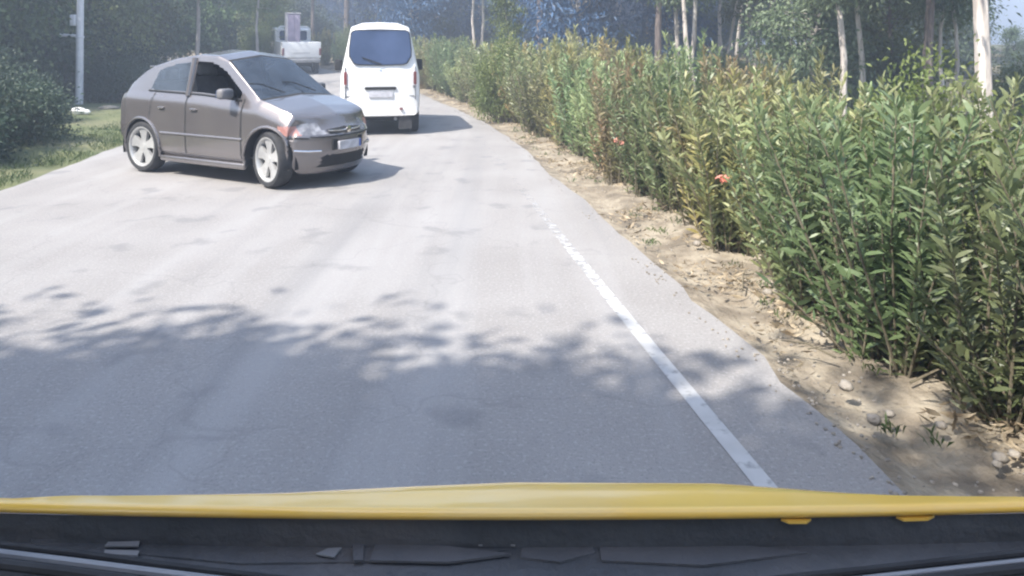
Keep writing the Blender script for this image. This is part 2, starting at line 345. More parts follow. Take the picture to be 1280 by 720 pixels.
# ---- oleander shrubs
def oleander(seed, h=1.5, spread=.75, nst=44, m='ole', flowers=0):
    r = random.Random(seed); g = np.random.default_rng(seed)
    root = thing('oleander_shrub', 'x', 'shrub')
    st = MB(); P = []; D = []; L = []; Wd = []; fl = []
    for s_ in range(nst):
        a = r.uniform(0, 2*PI); lean = spread*r.random()**.6; hh = h*(r.uniform(1.02, 1.16) if s_ % 13 == 1 else (r.uniform(.6, 1.05) if s_ % 4 else r.uniform(.25, .6)))*(1-.12*lean)
        b0 = Vector((math.cos(a)*r.uniform(0, .28), math.sin(a)*r.uniform(0, .28), -.05))
        tip = Vector((math.cos(a)*lean, math.sin(a)*lean, hh)); mid = b0.lerp(tip, .5)+Vector((0, 0, .10))+Vector((r.uniform(-.08, .08), r.uniform(-.08, .08), 0))
        pts = [b0, b0.lerp(mid, .5), mid, mid.lerp(tip, .55), tip]
        st.tube(pts, [.008, .007, .006, .004, .002], 4, False)
        nw = int(hh/.042); t0 = r.uniform(.0, .16)
        for k in range(nw):
            t = t0+(1-t0)*k/nw
            p = ((1-t)**2*b0+2*t*(1-t)*mid+t*t*tip) if t < 1 else tip
            ax = (tip-b0).normalized(); ph = r.uniform(0, 2*PI)
            for q in range(3):
                aa = ph+q*2.094; el = R(r.uniform(20, 55)) if t < .9 else R(r.uniform(45, 80))
                d = Vector((math.cos(aa)*math.cos(el), math.sin(aa)*math.cos(el), math.sin(el)))+ax*.25
                P.append(p); D.append(d); ll = r.uniform(.06, .16); L.append(ll); Wd.append(ll*r.uniform(.15, .22))
        if s_ < flowers: fl.append(tip)
    if hasattr(st, 'V'): st.build('stems', M['stem'], root)['kind'] = 'stuff'
    leaves_mesh('foliage', np.array(P), np.array(D), np.array(L), np.array(Wd), M[m], root, near=True)
    return root
def flower_cluster(parent, loc, m='pink', n=5, r0=.022, name='flower', seed=0):
    r = random.Random(seed); mb = MB()
    for k in range(n):
        c = Vector(loc)+Vector((r.uniform(-.035, .035), r.uniform(-.035, .035), r.uniform(-.025, .03)))
        nrm = Vector((r.uniform(-1, 1), r.uniform(-1.4, .2), r.uniform(.1, 1))).normalized(); a = nrm.orthogonal().normalized(); b = nrm.cross(a)
        for q in range(5):
            t = 2*PI*q/5; u = a*math.cos(t)+b*math.sin(t); v = nrm.cross(u)
            mb.add([c, c+u*r0*.8-v*r0*.45+nrm*.008, c+u*r0*1.35+nrm*.004, c+u*r0*.8+v*r0*.45+nrm*.008], [(0, 1, 2, 3)])
    return mb.build(name, M[m], parent, False)
OP = [oleander(11, 1.42, .62, 58), oleander(12, 1.5, .7, 62), oleander(13, 1.36, .66, 60), oleander(14, 1.5, .55, 48, 'oley'), oleander(15, 1.6, .6, 54), oleander(16, 1.35, .7, 56, 'oley')]
used = set()
def put(protos, k, loc, rz, sc, label, group):
    o = protos[k] if (id(protos), k) not in used else copy_tree(protos[k])
    used.add((id(protos), k))
    o.location = loc; o.rotation_euler = (0, 0, rz); o.scale = sc if hasattr(sc, '__len__') else (sc, sc, sc)
    tag(o, label, None, group); return o
# the hedge: distances along the right road edge
RLy = np.maximum.accumulate(RLx[:, 1])
def edge_at(y):
    i = int(np.searchsorted(RLy, y)); i = max(1, min(len(RLy)-1, i)); f = (y-RLy[i-1])/max(1e-6, RLy[i]-RLy[i-1])
    return RL[i-1].lerp(RL[i], f), RN[i-1].lerp(RN[i], f).normalized()
hr = random.Random(5); hedge = []
y = .9; k = 0
GRP = 'oleander shrubs of the roadside hedge'
while y < 30:
    p, q = edge_at(y); c = p-q*(interp(y, [(0, .68), (4, .74), (6, .84), (8, .78), (14, .74)])+hr.uniform(-.08, .10))
    if c.y > 1.0:
        yel = hr.random() < (.35 if y > 5.2 else 0)
        kind = hr.choice([3, 5]) if yel else hr.choice([0, 1, 2, 4])
        h = interp(y, [(0, .86), (3, .86), (5, .84), (9, .86), (13, .98), (20, .95), (30, .85)])*hr.uniform(.93, 1.08)
        lab = ('yellowing oleander shrub with rusty tips in the front row of the roadside hedge' if yel else 'green oleander shrub in the front row of the roadside hedge, above the bare soil')
        o = put(OP, kind, (c.x, c.y, rise(c.y)), hr.uniform(0, 6.28), (h, h, h*hr.uniform(.88, 1.1)), lab, GRP+(', yellowing front row' if yel else ', front row'))
        hedge.append((o, c.x, c.y))
    y += .62+.006*y
ORD = 'nearest,second,third,fourth,fifth,sixth,seventh,eighth,ninth,tenth,eleventh,twelfth,thirteenth,fourteenth,fifteenth,sixteenth'.split(',')
for i_, (o, _, _) in enumerate(hedge[:16]):
    o['label'] = ('yellowing rusty tipped' if 'yellowing' in o['label'] else 'dense green')+' oleander, '+ORD[i_]+' shrub from the camera along the soil strip'
y = 1.6
while y < 30:
    p, q = edge_at(y); c = p-q*(1.85+hr.uniform(-.2, .2))
    yel = hr.random() < .35; kind = 3 if yel else hr.choice([1, 2, 4])
    h = interp(y, [(0, .82), (5, .86), (9, .90), (13, 1.06), (20, 1.0), (30, .9)])*hr.uniform(.92, 1.1)
    put(OP, kind, (c.x, c.y, rise(c.y)-.03), hr.uniform(0, 6.28), h, ('yellow-tipped oleander shrub in the back row of the roadside hedge' if yel else 'green oleander shrub in the back row of the roadside hedge, under the trees'), GRP+(', yellow-tipped back row' if yel else ', back row'))
    y += .95
h2 = random.Random(9)
for off_, y0_, y1_, st_ in ((.78, -5.2, .6, .68), (1.9, -5.0, 1.0, 1.0)):
    yy_ = y0_
    while yy_ < y1_:
        p, q = edge_at(yy_); c = p-q*(off_+h2.uniform(-.06, .1))
        put(OP, h2.choice([0, 1, 2, 4]), (c.x, c.y, 0), h2.uniform(0, 6.28), .86*h2.uniform(.93, 1.08), 'oleander shrub of the hedge beside the yellow car, outside the photo', 'oleander shrubs beside the yellow car')
        yy_ += st_
# blossoms (pixel, distance) placed on the nearest front-row shrub
def at(px, d, py=None, z=None):
    x = (px-640)/900*d
    return Vector((x, d, CAMZ-(py-56)/900*d if z is None else z))
for n_, (px, py, d, mm) in enumerate([(903, 224, 4.75, 'pink'), (774, 178, 7.4, 'pink')]):
    p = at(px, d, py); best = min(hedge, key=lambda h_: (h_[1]-p.x)**2+(h_[2]-p.y)**2)[0]
    f = flower_cluster(None, p, mm, (6 if n_ == 0 else 3) if mm == 'pink' else 3, .024 if mm == 'pink' else .016, 'flower' if mm == 'pink' else 'seed_head', n_)
    f.parent = best; f.matrix_parent_inverse = (Matrix.Translation(best.location) @ best.rotation_euler.to_matrix().to_4x4() @ Matrix.Diagonal((*best.scale, 1))).inverted()
    if n_ == 0: best['label'] = 'oleander shrub of the hedge carrying the single coral pink blossom cluster'; best['group'] = 'flowering oleander'

# ---- trees
def limb_pts(r, a, b, n=5, j=.08):
    L = (b-a).length
    return [a.lerp(b, k/(n-1))+Vector((r.uniform(-j, j), r.uniform(-j, j), r.uniform(-j, j)*.4))*L*(0 if k in (0, n-1) else 1) for k in range(n)]
def tree(seed, name, h=9, r0=.14, cb=3, cr=2.0, leaf='euc', bark='bark_pale', nl=7000, lsz=.13, multi=1, lean=.04, clus=70, aspect=.32, hang=.35, cpow=1.):
    r = random.Random(seed); g = np.random.default_rng(seed)
    root = thing(name, 'x', 'tree'); tr = MB(); lm = MB(); ends = []
    for q in range(multi):
        base = Vector((r.uniform(-.25, .25)*(multi > 1), r.uniform(-.25, .25)*(multi > 1), -.15))
        top = base+Vector((r.uniform(-1, 1)*lean*h, r.uniform(-1, 1)*lean*h, h*.93))
        n = 9; ph = r.uniform(0, 6); am = r.uniform(.06, .16)
        pts = [base.lerp(top, k/(n-1))+Vector((math.sin(ph+k*1.1)*am*(k > 0), math.cos(ph*1.3+k*.9)*am*(k > 0), 0)) for k in range(n)]
        rad = [r0*(1.25 if k == 0 else 1-.8*k/(n-1)) for k in range(n)]
        tr.tube(pts, rad, 8)
        for k in range(int(clus/multi)):
            t = (cb+(h-cb)*r.random()**cpow)/h; t = min(.97, t); i = min(n-2, int(t*(n-1))); f = t*(n-1)-i
            p = pts[i].lerp(pts[i+1], f); a = r.uniform(0, 2*PI)
            prof = math.sin(PI*min(1, max(.06, (t*h-cb)/(h-cb+.01)*.85+.12)))**.6
            rr = cr*prof*r.uniform(.35, 1.05)
            tip = p+Vector((math.cos(a)*rr, math.sin(a)*rr, rr*r.uniform(-.1, .65)))
            lm.tube(limb_pts(r, p, tip, 4, .07), [r0*.22, r0*.15, r0*.09, r0*.04], 4, False)
            ends.append((tip, p))
    per = max(8, nl//len(ends)); P = []; D = []
    for tip, p in ends:
        cs = r.uniform(.28, .62)*(cr/2)**.4
        pt = g.normal(size=(per, 3))*cs*np.array([.7, .7, .5])+np.array(tip)
        k = int(per*.3); tt = g.random((k, 1))*.7+.3; pt[:k] = np.array(p)*(1-tt)+np.array(tip)*tt+g.normal(size=(k, 3))*.14
        d = pt-np.array(tip)+g.normal(size=(per, 3))*.5; d[:, 2] -= hang
        P.append(pt); D.append(d)
    P = np.concatenate(P); D = np.concatenate(D); n = len(P); L = g.uniform(.7, 1.3, n)*lsz
    tr.build('trunk', M[bark], root); lm.build('limbs', M[bark], root)['kind'] = 'stuff'
    leaves_mesh('crown', P, D, L, L*g.uniform(.8, 1.2, n)*aspect, M[leaf], root, droop=.2)
    return root
TP = [tree(1, 'eucalyptus_tree', 10, .10, 4.0, 1.7, 'euc', 'bark_pale', 13000, .17),
      tree(2, 'eucalyptus_tree', 9, .07, 3.6, 1.5, 'euc', 'bark_pale', 12000, .16, multi=2),
      tree(3, 'pine_tree', 11, .15, 4.4, 2.2, 'dark', 'bark_dark', 15000, .15, aspect=.2),
      tree(4, 'broadleaf_tree', 6.5, .10, .7, 2.0, 'broad', 'bark_dark', 17000, .15, aspect=.55, clus=100, cpow=1.3),
      tree(5, 'broadleaf_tree', 5.0, .07, .4, 1.5, 'euc', 'bark_pale', 14000, .14, aspect=.45, clus=90, cpow=1.2),
      tree(6, 'slender_tree', 7.5, .055, 2.5, 1.0, 'broad', 'bark_pale', 6000, .13, clus=40),
      tree(7, 'haze_tinted_tree', 8.5, .10, 1.1, 1.8, 'hazeleaf', 'bark_pale', 14000, .17, clus=100, cpow=1.2)]
def forest_put(k, x, y, sc, label, group, rz=None):
    return put(TP, k, (x, y, rise(y)-.05), random.uniform(0, 6.28) if rz is None else rz, sc, label, group)
NAMED = [(750, 25, 2, .85, 'dark straight pine trunk behind the far end of the hedge', None),
 (826, 21, 2, .8, 'dark trunked pine rising behind the middle of the hedge', None),
 (845, 19, 0, .7, 'thin pale eucalyptus just right of the dark pine behind the hedge', None),
 (975, 17, 1, .9, 'forked pale eucalyptus behind the hedge, left of the tallest shrubs', None),
 (1052, 11.5, 0, .62, 'pale thin eucalyptus trunk crossing the hedge top, leftmost of the close pair', None),
 (1076, 13, 0, .62, 'pale thin eucalyptus trunk, right one of the close pair', None),
 (1112, 15, 3, .62, 'olive green low bushy tree between the pale pair and the dark trunk', None),
 (1022, 14, 4, .72, 'blue-green bushy small tree left of the pale pair of trunks', None),
 (1165, 12, 2, .62, 'dark pine trunk near the right edge behind the hedge', None),
 (1187, 13, 1, .62, 'thin forked pale eucalyptus right of the dark pine', None),
 (1232, 8.6, 0, 1.0, 'thick pale peeling eucalyptus trunk nearest the right edge', None),
 (1272, 26, 4, .38, 'round green tree under the open sky at the right edge', None),
 (137, 24, 5, 1.0, 'slim pale trunk behind the pole on the left', None),
 (247, 25, 0, .8, 'slim grey trunk above the hatchback roof', None),
 (68, 19, 2, .9, 'brown trunked pine left of the pale pole', None),
 (84, 23, 0, 1.0, 'pale trunked eucalyptus directly behind the pole', None),
 (325, 27, 5, 1.1, 'slim trunk at the inside of the bend left of the pickup', None),
 (336, 29.5, 3, .5, 'yellow-green bushy tree left of the white pickup at the bend', None),
 (-70, 15, 3, .8, 'dense dark tree at the left edge above the shrubs', None),
 (632, 17.5, 5, .45, 'small bright young tree at the far end of the hedge', None)]
taken = []
for px, d, k, sc, lab, g_ in NAMED:
    x = (px-640)/900*d; taken.append((x, d)); forest_put(k, x, d, sc, lab, g_)
FG = {6: 'haze-tinted trees of the wood beyond the bend', 0: 'tall pale trunked eucalyptus trees of the wood behind the road', 1: 'forked eucalyptus trees of the wood behind the road', 2: 'tall dark pines of the wood behind the road', 3: 'low bushy broadleaf trees filling the wood', 4: 'low blue-green bushy trees filling the wood', 5: 'slender saplings between the trees of the wood'}
FLAB = {6: 'tree with blue haze painted into its leaves in the hazy wood beyond the bend', 0: 'tall pale trunked eucalyptus standing in the wood behind the road bend', 1: 'forked eucalyptus standing in the wood behind the road', 2: 'tall dark pine standing in the wood behind the road', 3: 'low bushy green tree in the undergrowth of the wood', 4: 'low blue-green bushy tree in the undergrowth of the wood', 5: 'slender sapling in the wood'}
fr = random.Random(21); cnt = 0; tries = 0
for k_, d_, px__ in [(3, 17, 10), (4, 20, 45), (3, 21, 118), (3, 25, 150), (4, 27, 178), (3, 30, 205), (3, 31, 262), (3, 33, 292), (4, 28, 110), (3, 24, 20)]:
    taken.append(((px__-640)/900*d_, d_)); forest_put(k_, (px__-640)/900*d_, d_, .85, 'dark leafy tree of the wood on the left, above the hatchback roof', 'dark leafy trees of the left wood')
while cnt < 175 and tries < 6000:
    tries += 1
    d = fr.uniform(14, 75); px = fr.uniform(-140, 1420); x = (px-640)/900*d
    ro = road_off(x, d)
    if ro > -4.3 and ro < W_ROAD+4.5 and d < 45: continue
    if px > 1185 and d > 12: continue
    if ro < 0 and d < 17 and px > 900: continue
    if any((x-a)**2+(d-b)**2 < (1.7+.02*d)**2 for a, b in taken): continue
    # keep crowns that would shade the lit road away from its left side
    if ro > W_ROAD and ro < W_ROAD+4.9 and d < 26: continue
    if 1105 < px < 1160: continue
    tx_, ty_ = x+7.8, d-26; al = tx_*SUN_DIR.x+ty_*SUN_DIR.y
    if 0 < al < 12 and abs(tx_*SUN_DIR.y-ty_*SUN_DIR.x) < 3.2: continue
    k = fr.choices([0, 1, 2, 3, 4, 5], [4, 3, 3, 2.5, 3.5, 1])[0] if d > 24 else fr.choices([0, 1, 2, 3, 4, 5], [4, 3, 3, .5, .8, 3])[0]
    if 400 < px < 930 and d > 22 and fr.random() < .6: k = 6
    if px > 850 and d < 26 and k in (2, 3, 4): k = 0
    taken.append((x, d)); forest_put(k, x, d, fr.uniform(.75, 1.25), FLAB[k], FG[k]); cnt += 1
# shade trees at the left roadside, just outside the photograph, whose shadow lies across the near road
SP = [tree(31, 'shade_tree', 8.2, .15, 4.9, 2.0, 'broad', 'bark_dark', 60000, .17, aspect=.5, clus=130, lean=.02),
      tree(32, 'shade_tree', 8.0, .14, 4.7, 2.0, 'dark', 'bark_dark', 60000, .17, aspect=.5, clus=120, lean=.02)]
for n_, (x, y, sc, k) in enumerate([(-4.55, -2.5, 1.06, 0), (-6.7, -1.9, 1.03, 1), (-6.9, -4.3, 1.0, 0), (-8.9, -1.3, 1.0, 1), (-9.2, -3.9, 1.05, 0), (-11.3, -1.6, 1.0, 0), (-11.6, -4.2, 1.0, 1), (-4.4, -5.2, .95, 1), (-5.2, -4.0, 1.1, 1), (-5.7, -2.9, 1.05, 0), (-7.9, -3.1, 1.1, 0)]):
    put(SP, k, (x, y, -.05), n_*1.3, sc, 'leafy tree at the left roadside beside the camera car, shading the near road', 'shade trees at the left roadside')

# ---- dark shrubs on the left
def bush(seed, h=2.2, rad=1.1, nl=9000, leaf='dark', lsz=.10):
    r = random.Random(seed); g = np.random.default_rng(seed)
    root = thing('wild_shrub', 'x', 'shrub'); st = MB(); P = []; D = []
    ns = 60
    for k in range(ns):
        a = r.uniform(0, 2*PI); rr = rad*r.random()**.55; z = h*(1-.45*(rr/rad)**2)*r.uniform(.15, 1.0)
        tip = Vector((math.cos(a)*rr, math.sin(a)*rr, z)); b0 = Vector((math.cos(a)*.1, math.sin(a)*.1, -.05))
        st.tube(limb_pts(r, b0, tip, 4, .06), [.018, .013, .008, .004], 4, False)
        m_ = nl//ns; pt = g.normal(size=(m_, 3))*np.array([.20, .20, .18])*(rad/1.1)+np.array(tip); pt[:, 2] = np.abs(pt[:, 2])
        d = pt-np.array(tip)+g.normal(size=(m_, 3))*.2; P.append(pt); D.append(d)
    P = np.concatenate(P); D = np.concatenate(D); n = len(P); L = g.uniform(.7, 1.3, n)*lsz
    st.build('stems', M['stem'], root)['kind'] = 'stuff'
    leaves_mesh('foliage', P, D, L, L*.45, M[leaf], root, droop=.15); return root
BP = [bush(41), bush(42, 1.8, 1.2), bush(43, 2.0, 1.1, leaf='broad'), bush(44, 1.5, .9, 8000, 'broad'), bush(45, 1.6, .8, 13000, 'bright', .065)]
br = random.Random(8)
def left_edge(y, off):
    p, q = edge_at(y); return p+q*(W_ROAD+off)
n_ = 0
for row, (o0, st_) in enumerate([(1.75, 1.1), (3.4, 1.4), (5.2, 1.7)]):
    y = 5.5
    while y < 32:
        c = left_edge(y, o0+br.uniform(-.25, .35)+(.5 if 13 < y < 17 and row == 0 else 0)+(.0 if y < 22 else .3))
        k = br.choices([0, 1, 2, 3], [3, 3, 1.2, 1])[0]
        if c.y > 4 and not (row < 2 and 13.6 < c.y < 17.4):
            put(BP, k, (c.x, c.y, rise(c.y)-.03), br.uniform(0, 6.28), br.uniform(.8, 1.1)*(1 if row else .56), ['dark shrub at the front of the left roadside thicket', 'dark shrub in the middle of the left roadside thicket', 'dark shrub at the back of the left roadside thicket'][row], ['front shrubs of the left thicket', 'middle shrubs of the left thicket', 'back shrubs of the left thicket'][row])
            n_ += 1
        y += st_
for k in range(26):
    d = br.uniform(24, 40); x = (br.uniform(20, 345)-640)/900*d
    if -3 < road_off(x, d) < W_ROAD+3: continue
    tx_, ty_ = x+7.8, d-26; al = tx_*SUN_DIR.x+ty_*SUN_DIR.y
    if 0 < al < 4 and abs(tx_*SUN_DIR.y-ty_*SUN_DIR.x) < 2.5: continue
    put(BP, br.choice([0, 1, 2]), (x, d, rise(d)-.05), br.uniform(0, 6.28), br.uniform(1.0, 1.5), 'dark bush in the wood on the left, behind the hatchback', 'dark bushes of the left wood')
for k in range(14):
    d = br.uniform(19, 27); x = (br.uniform(110, 262)-640)/900*d
    if road_off(x, d) < W_ROAD+1.3: continue
    put(BP, br.choice([0, 1]), (x, d, rise(d)-.05), br.uniform(0, 6.28), br.uniform(.75, .95), 'dark low bush between the hatchback and the pickup on the left side of the bend', 'dark low bushes inside the bend')
# bushes beyond the bend and beneath the wood on the right
for k in range(46):
    d = br.uniform(34, 62); px = br.uniform(300, 900); x = (px-640)/900*d
    if -3 < road_off(x, d) < W_ROAD+2: continue
    put(BP, br.choice([0, 1, 2, 3]), (x, d, rise(d)-.05), br.uniform(0, 6.28), br.uniform(.9, 1.5), 'undergrowth bush in the wood beyond the road bend', 'undergrowth bushes beyond the bend')
for k in range(16):
    d = br.uniform(10, 34); x = (br.uniform(700, 1420)-640)/900*d
    if road_off(x, d) > -4.0: continue
    put(BP, br.choice([0, 1, 2, 2, 3, 3]), (x, d, rise(d)-.08), br.uniform(0, 6.28), br.uniform(.6, .95), 'undergrowth bush in the wood behind the right hedge', 'undergrowth bushes behind the right hedge')
p = at(630, 14.5, z=0); put(BP, 4, (p.x, p.y, 0), .4, (.62, .62, 1.05), 'bright lime green bush poking above the far hedge', None)
p = at(338, 28, z=0); put(BP, 4, (p.x, p.y, rise(28)), 1.4, (1.1, 1.1, 1.3), 'yellow-green bush at the bend left of the white pickup', None)
p = at(1150, 4.6, z=0); put(BP, 4, (p.x+.3, p.y+.4, 0), 2.4, (.7, .7, .85), 'yellow-green leafy bush pushing up through the hedge below the dark trunk', None)

# ---- grass, litter, gravel, stones
def scatter_grass(n=26000):
    P = []; D = []; L = []
    while len(P) < n:
        y = 4+26*rng.random()**1.2; off = W_ROAD+.02+rng.random()**1.1*2.6; p, q = edge_at(y); c = p+q*off
        if nz(c.x, c.y, 1.1, 9) < -.18*(1 if off < W_ROAD+.5 else 3) : continue
        P.append((c.x, c.y, rise(c.y)-.01)); D.append((rng.normal()*.4, rng.normal()*.4, 1)); L.append(rng.uniform(.05, .16)*(1+.8*max(0, nz(c.x, c.y, .8, 4))))
    o = leaves_mesh('grass', np.array(P), np.array(D), np.array(L), np.full(n, .011), M['grass'], None, droop=.3)
    tag(o, 'short olive green grass along the left road edge', 'grass', kind='stuff')
scatter_grass()
def scatter_litter(n=15000):
    P = []; D = []; L = []; W_ = []
    while len(P) < n:
        y = 1.6+22*rng.random()**1.8; off = -.02-rng.random()**.8*1.6; p, q = edge_at(y); c = p+q*off
        if nz(c.x, c.y, 1.6, 19) < -.05+.25*rng.random(): continue
        P.append((c.x, c.y, rise(c.y)+.012+.02*rng.random())); D.append((rng.normal(), rng.normal(), .12*rng.normal()+.1)); l_ = .015+.085*rng.random()**2; L.append(l_); W_.append(l_*rng.uniform(.12, .38))
    o = leaves_mesh('leaf_litter', np.array(P), np.array(D), np.array(L), np.array(W_), M['litter'], None, droop=-.1)
    tag(o, 'dry tan leaves scattered over the soil strip below the hedge', 'leaf litter', kind='stuff')
scatter_litter()
def pebble(c, s, r):
    V = []; F = []; n = 7
    for i, (el, rr) in enumerate([(-50, .7), (0, 1), (45, .72)]):
        for k in range(n):
            a = 2*PI*k/n+i*.3; V.append((c[0]+s*rr*math.cos(a)*r.uniform(.8, 1.15), c[1]+s*rr*math.sin(a)*r.uniform(.7, 1.1), c[2]+s*.62*math.sin(R(el))*r.uniform(.8, 1.2)))
    V.append((c[0], c[1], c[2]+s*.6)); V.append((c[0], c[1], c[2]-s*.5))
    for i in range(2):
        for k in range(n): F.append((i*n+k, i*n+(k+1) % n, (i+1)*n+(k+1) % n, (i+1)*n+k))
    for k in range(n): F.append((2*n+k, 2*n+(k+1) % n, 3*n)); F.append(((k+1) % n, k, 3*n+1))
    return V, F
gm = MB(); gr = random.Random(3)
for k in range(2600):
    y = 1.6+20*gr.random()**2; off = .12-gr.random()**1.3*1.3; p, q = edge_at(y); c = p+q*off
    if nz(c.x, c.y, 2, 29) < -.1: continue
    V_, F_ = pebble((c.x, c.y, rise(c.y)+.004), gr.uniform(.003, .010), gr); gm.add(V_, F_)
tag(gm.build('gravel', M['stone'], None, False), 'loose gravel and grit spilling over the right road edge', 'gravel', kind='stuff')
for px, py, s, lab in [(1216, 517, .026, 'pale round stone lying apart on the soil below the hedge at right'), (1176, 541, .024, 'pale stone on the soil strip, below and left of the lone round stone'),
    (1092, 534, .032, 'whitish stone at the crumbled road edge near the lower right'), (1112, 526, .022, 'small chalky stone beside the whitish road edge stone'), (1250, 583, .03, 'pinkish stone at the lower right corner of the verge'),
    (1268, 578, .024, 'small stone right of the pinkish corner stone'), (1058, 492, .036, 'flat pale stone where the soil meets the asphalt halfway along the verge'), (1246, 590, .02, 'pebble just below the pinkish corner stone'),
    (1030, 425, .028, 'light stone in the leaf litter below the hedge foot'), (872, 310, .035, 'tan stone in the sunlit part of the soil strip'), (960, 372, .032, 'pale stone among dry leaves halfway along the verge')]:
    d = 1.52*900/(py-56); V_, F_ = pebble((0, 0, s*.4), s, gr); o = mesh_obj('stone', V_, F_, M['stone'], None, True); o.location = ((px-640)/900*d, d, .02)
    tag(o, lab, 'stone')
P = []; D = []; L = []
for k in range(70):
    y = 1.8+14*rng.random(); p, q = edge_at(y); c = p-q*(.12+.65*rng.random())
    for j in range(14): P.append((c.x+rng.normal()*.03, c.y+rng.normal()*.03, rise(c.y))); D.append((rng.normal()*.5, rng.normal()*.5, 1)); L.append(rng.uniform(.03, .10))
tag(leaves_mesh('weeds', np.array(P), np.array(D), np.array(L), np.full(len(P), .010), M['grass'], None, droop=.3), 'small weed tufts in the soil strip beside the asphalt edge', 'weeds', kind='stuff')
# twigs fallen on the verge
for n_, (px, py, a, L_) in enumerate([(1180, 472, .2, .35), (1010, 440, 2.6, .25), (930, 352, 1.2, .3)]):
    d = 1.5*900/(py-56); c = Vector(((px-640)/900*d, d, .035)); t = Vector((math.cos(a), math.sin(a), .12))*L_
    mb = MB().tube([c-t*.5, c+Vector((0, .02, .02)), c+t*.5], [.006, .005, .003], 5); mb.tube([c, c+Vector((t.y*.3, t.x*.3, .04))], [.004, .002], 4)
    tag(mb.build('fallen_twig', M['stem'], None), ['dry pale twig sticking out under the nearest shrubs', 'dry twig lying in the leaf litter', 'dry twig on the sunny soil of the far verge'][n_], 'twig')

# ------------------------------------------------------------------ wheels
def wheel(parent, x, y, r=.3, wd=.18, steer=0., side=1, spokes=5, style='alloy'):
    """axis along local y; side -1 = outer face towards -y"""
    o = bpy.data.objects.new('wheel', None); COL.objects.link(o); o.parent = parent; o.location = (x, y, r); o.rotation_euler = (0, 0, steer + (PI if side > 0 else 0))
    h = wd/2
    MB().lathe_y([(r*.76, -h*.86), (r*.80, -h), (r*.92, -h*1.0), (r*.97, -h*.8), (r, -h*.45), (r, h*.45), (r*.97, h*.8), (r*.88, h), (r*.76, h*.9), (r*.74, 0), (r*.76, -h*.86)], 40).build('tyre', M['black'], o)
    rm = MB().lathe_y([(r*.77, -h*.80), (r*.785, -h*.93), (r*.73, -h*.93), (r*.685, -h*.70), (r*.68, h*.5)], 40)
    rm.lathe_y([(0, -h*.72), (r*.13, -h*.70), (r*.16, -h*.5), (r*.16, h*.2)], 20)
    for k in range(spokes):
        a = 2*PI*k/spokes+.3; ca, sa = math.cos(a), math.sin(a)
        V = []
        for rr, ww, yy in ((r*.10, r*.16, -h*.66), (r*.38, r*.19, -h*.62), (r*.71, r*.34, -h*.72)):
            for sgn in (-1, 1):
                for dy in (0, h*.35): V.append((ca*rr-sa*ww*sgn*.8, yy+dy, sa*rr+ca*ww*sgn*.8))
        F = []
        for q in range(2):
            b = q*4; F += [(b, b+2, b+6, b+4), (b+1, b+5, b+7, b+3), (b, b+4, b+5, b+1), (b+2, b+3, b+7, b+6)]
        rm.add(V, F)
    rm.build('rim', M['rim'], o)
    MB().lathe_y([(r*.72, h*.1), (.001, h*.1)], 30).build('brake_backing', M['seam'], o)
    return o

# ------------------------------------------------------------------ generic lofted vehicle body
def shell(root, xs, sec, caps, classify, mats, warp=None, nseg=(4, 4, 8, 10, 3, 30, 22, 12), smooth_it=2):
    """xs stations rear->front; sec(x) -> control points (y,z) from bottom centre to top centre (half section)."""
    rows = []; segid = []
    for j, x in enumerate(xs):
        C = sec(x); pts = []; sg = []
        for i in range(len(C)-1):
            n = nseg[i]
            for k in range(n): t = k/n; pts.append((C[i][0]*(1-t)+C[i+1][0]*t, C[i][1]*(1-t)+C[i+1][1]*t)); sg.append(i)
        pts.append(C[-1]); rows.append(pts); segid = sg
    A = np.array(rows)                                   # nu, nv, 2
    for _ in range(smooth_it):
        B = A.copy(); B[:, 1:-1] = .25*A[:, :-2]+.5*A[:, 1:-1]+.25*A[:, 2:]; A = B
        B = A.copy(); B[1:-1] = .25*A[:-2]+.5*A[1:-1]+.25*A[2:]; A = B
    nu, nv = A.shape[:2]
    ringsx = list(xs); ringsA = [A[i] for i in range(nu)]
    # end caps: rings shrinking to the centre
    def cap(a, x, sgn):
        zc = caps[2]; out = []
        K = 16
        for k in range(1, K+1):
            s = 1-k/K; b = a.copy(); b[:, 0] *= s; b[:, 1] = zc+(a[:, 1]-zc)*s
            out.append((x+sgn*caps[0]*(1-s*s)*.3, b))
        return out
    pre = cap(ringsA[0], xs[0], -1)[::-1]; post = cap(ringsA[-1], xs[-1], 1)
    ringsx = [p[0] for p in pre]+ringsx+[p[0] for p in post]; ringsA = [p[1] for p in pre]+ringsA+[p[1] for p in post]
    nr = len(ringsx); V = []
    full = 2*nv-1
    for x, a in zip(ringsx, ringsA):
        for y_, z_ in a: V.append((x, -y_, z_))           # right side (-y) first, bottom to top
        for y_, z_ in a[-2::-1]: V.append((x, y_, z_))
    V = np.array(V)
    if warp: V = np.array([warp(*v) for v in V])
    parts = {}
    for i in range(nr-1):
        capside = -1 if i < len(pre) else (1 if i >= nr-1-len(post) else 0)
        for j in range(full-1):
            f = (i*full+j, (i+1)*full+j, (i+1)*full+j+1, i*full+j+1)
            c = V[list(f)].mean(0); s = segid[j] if j < nv-1 else segid[full-2-j]
            nm = classify(c[0], c[1], c[2], s, capside)
            if nm: parts.setdefault(nm, []).append(f)
    objs = {}
    for nm, F in parts.items():
        Fa = np.array(F); u, inv = np.unique(Fa.ravel(), return_inverse=True)
        objs[nm] = mesh_obj(nm.split('.')[0], V[u], inv.reshape(Fa.shape).tolist(), M[mats[nm]], root, True)
        if nm in ('door_gap', 'hood_gap', 'bumper_gap'): objs[nm]['kind'] = 'stuff'
    return objs

def slab_x(name, poly, x0, x1, m, parent):      # poly (y,z) plate across the car
    return MB().prism_x(poly, x0, x1).build(name, M[m], parent)

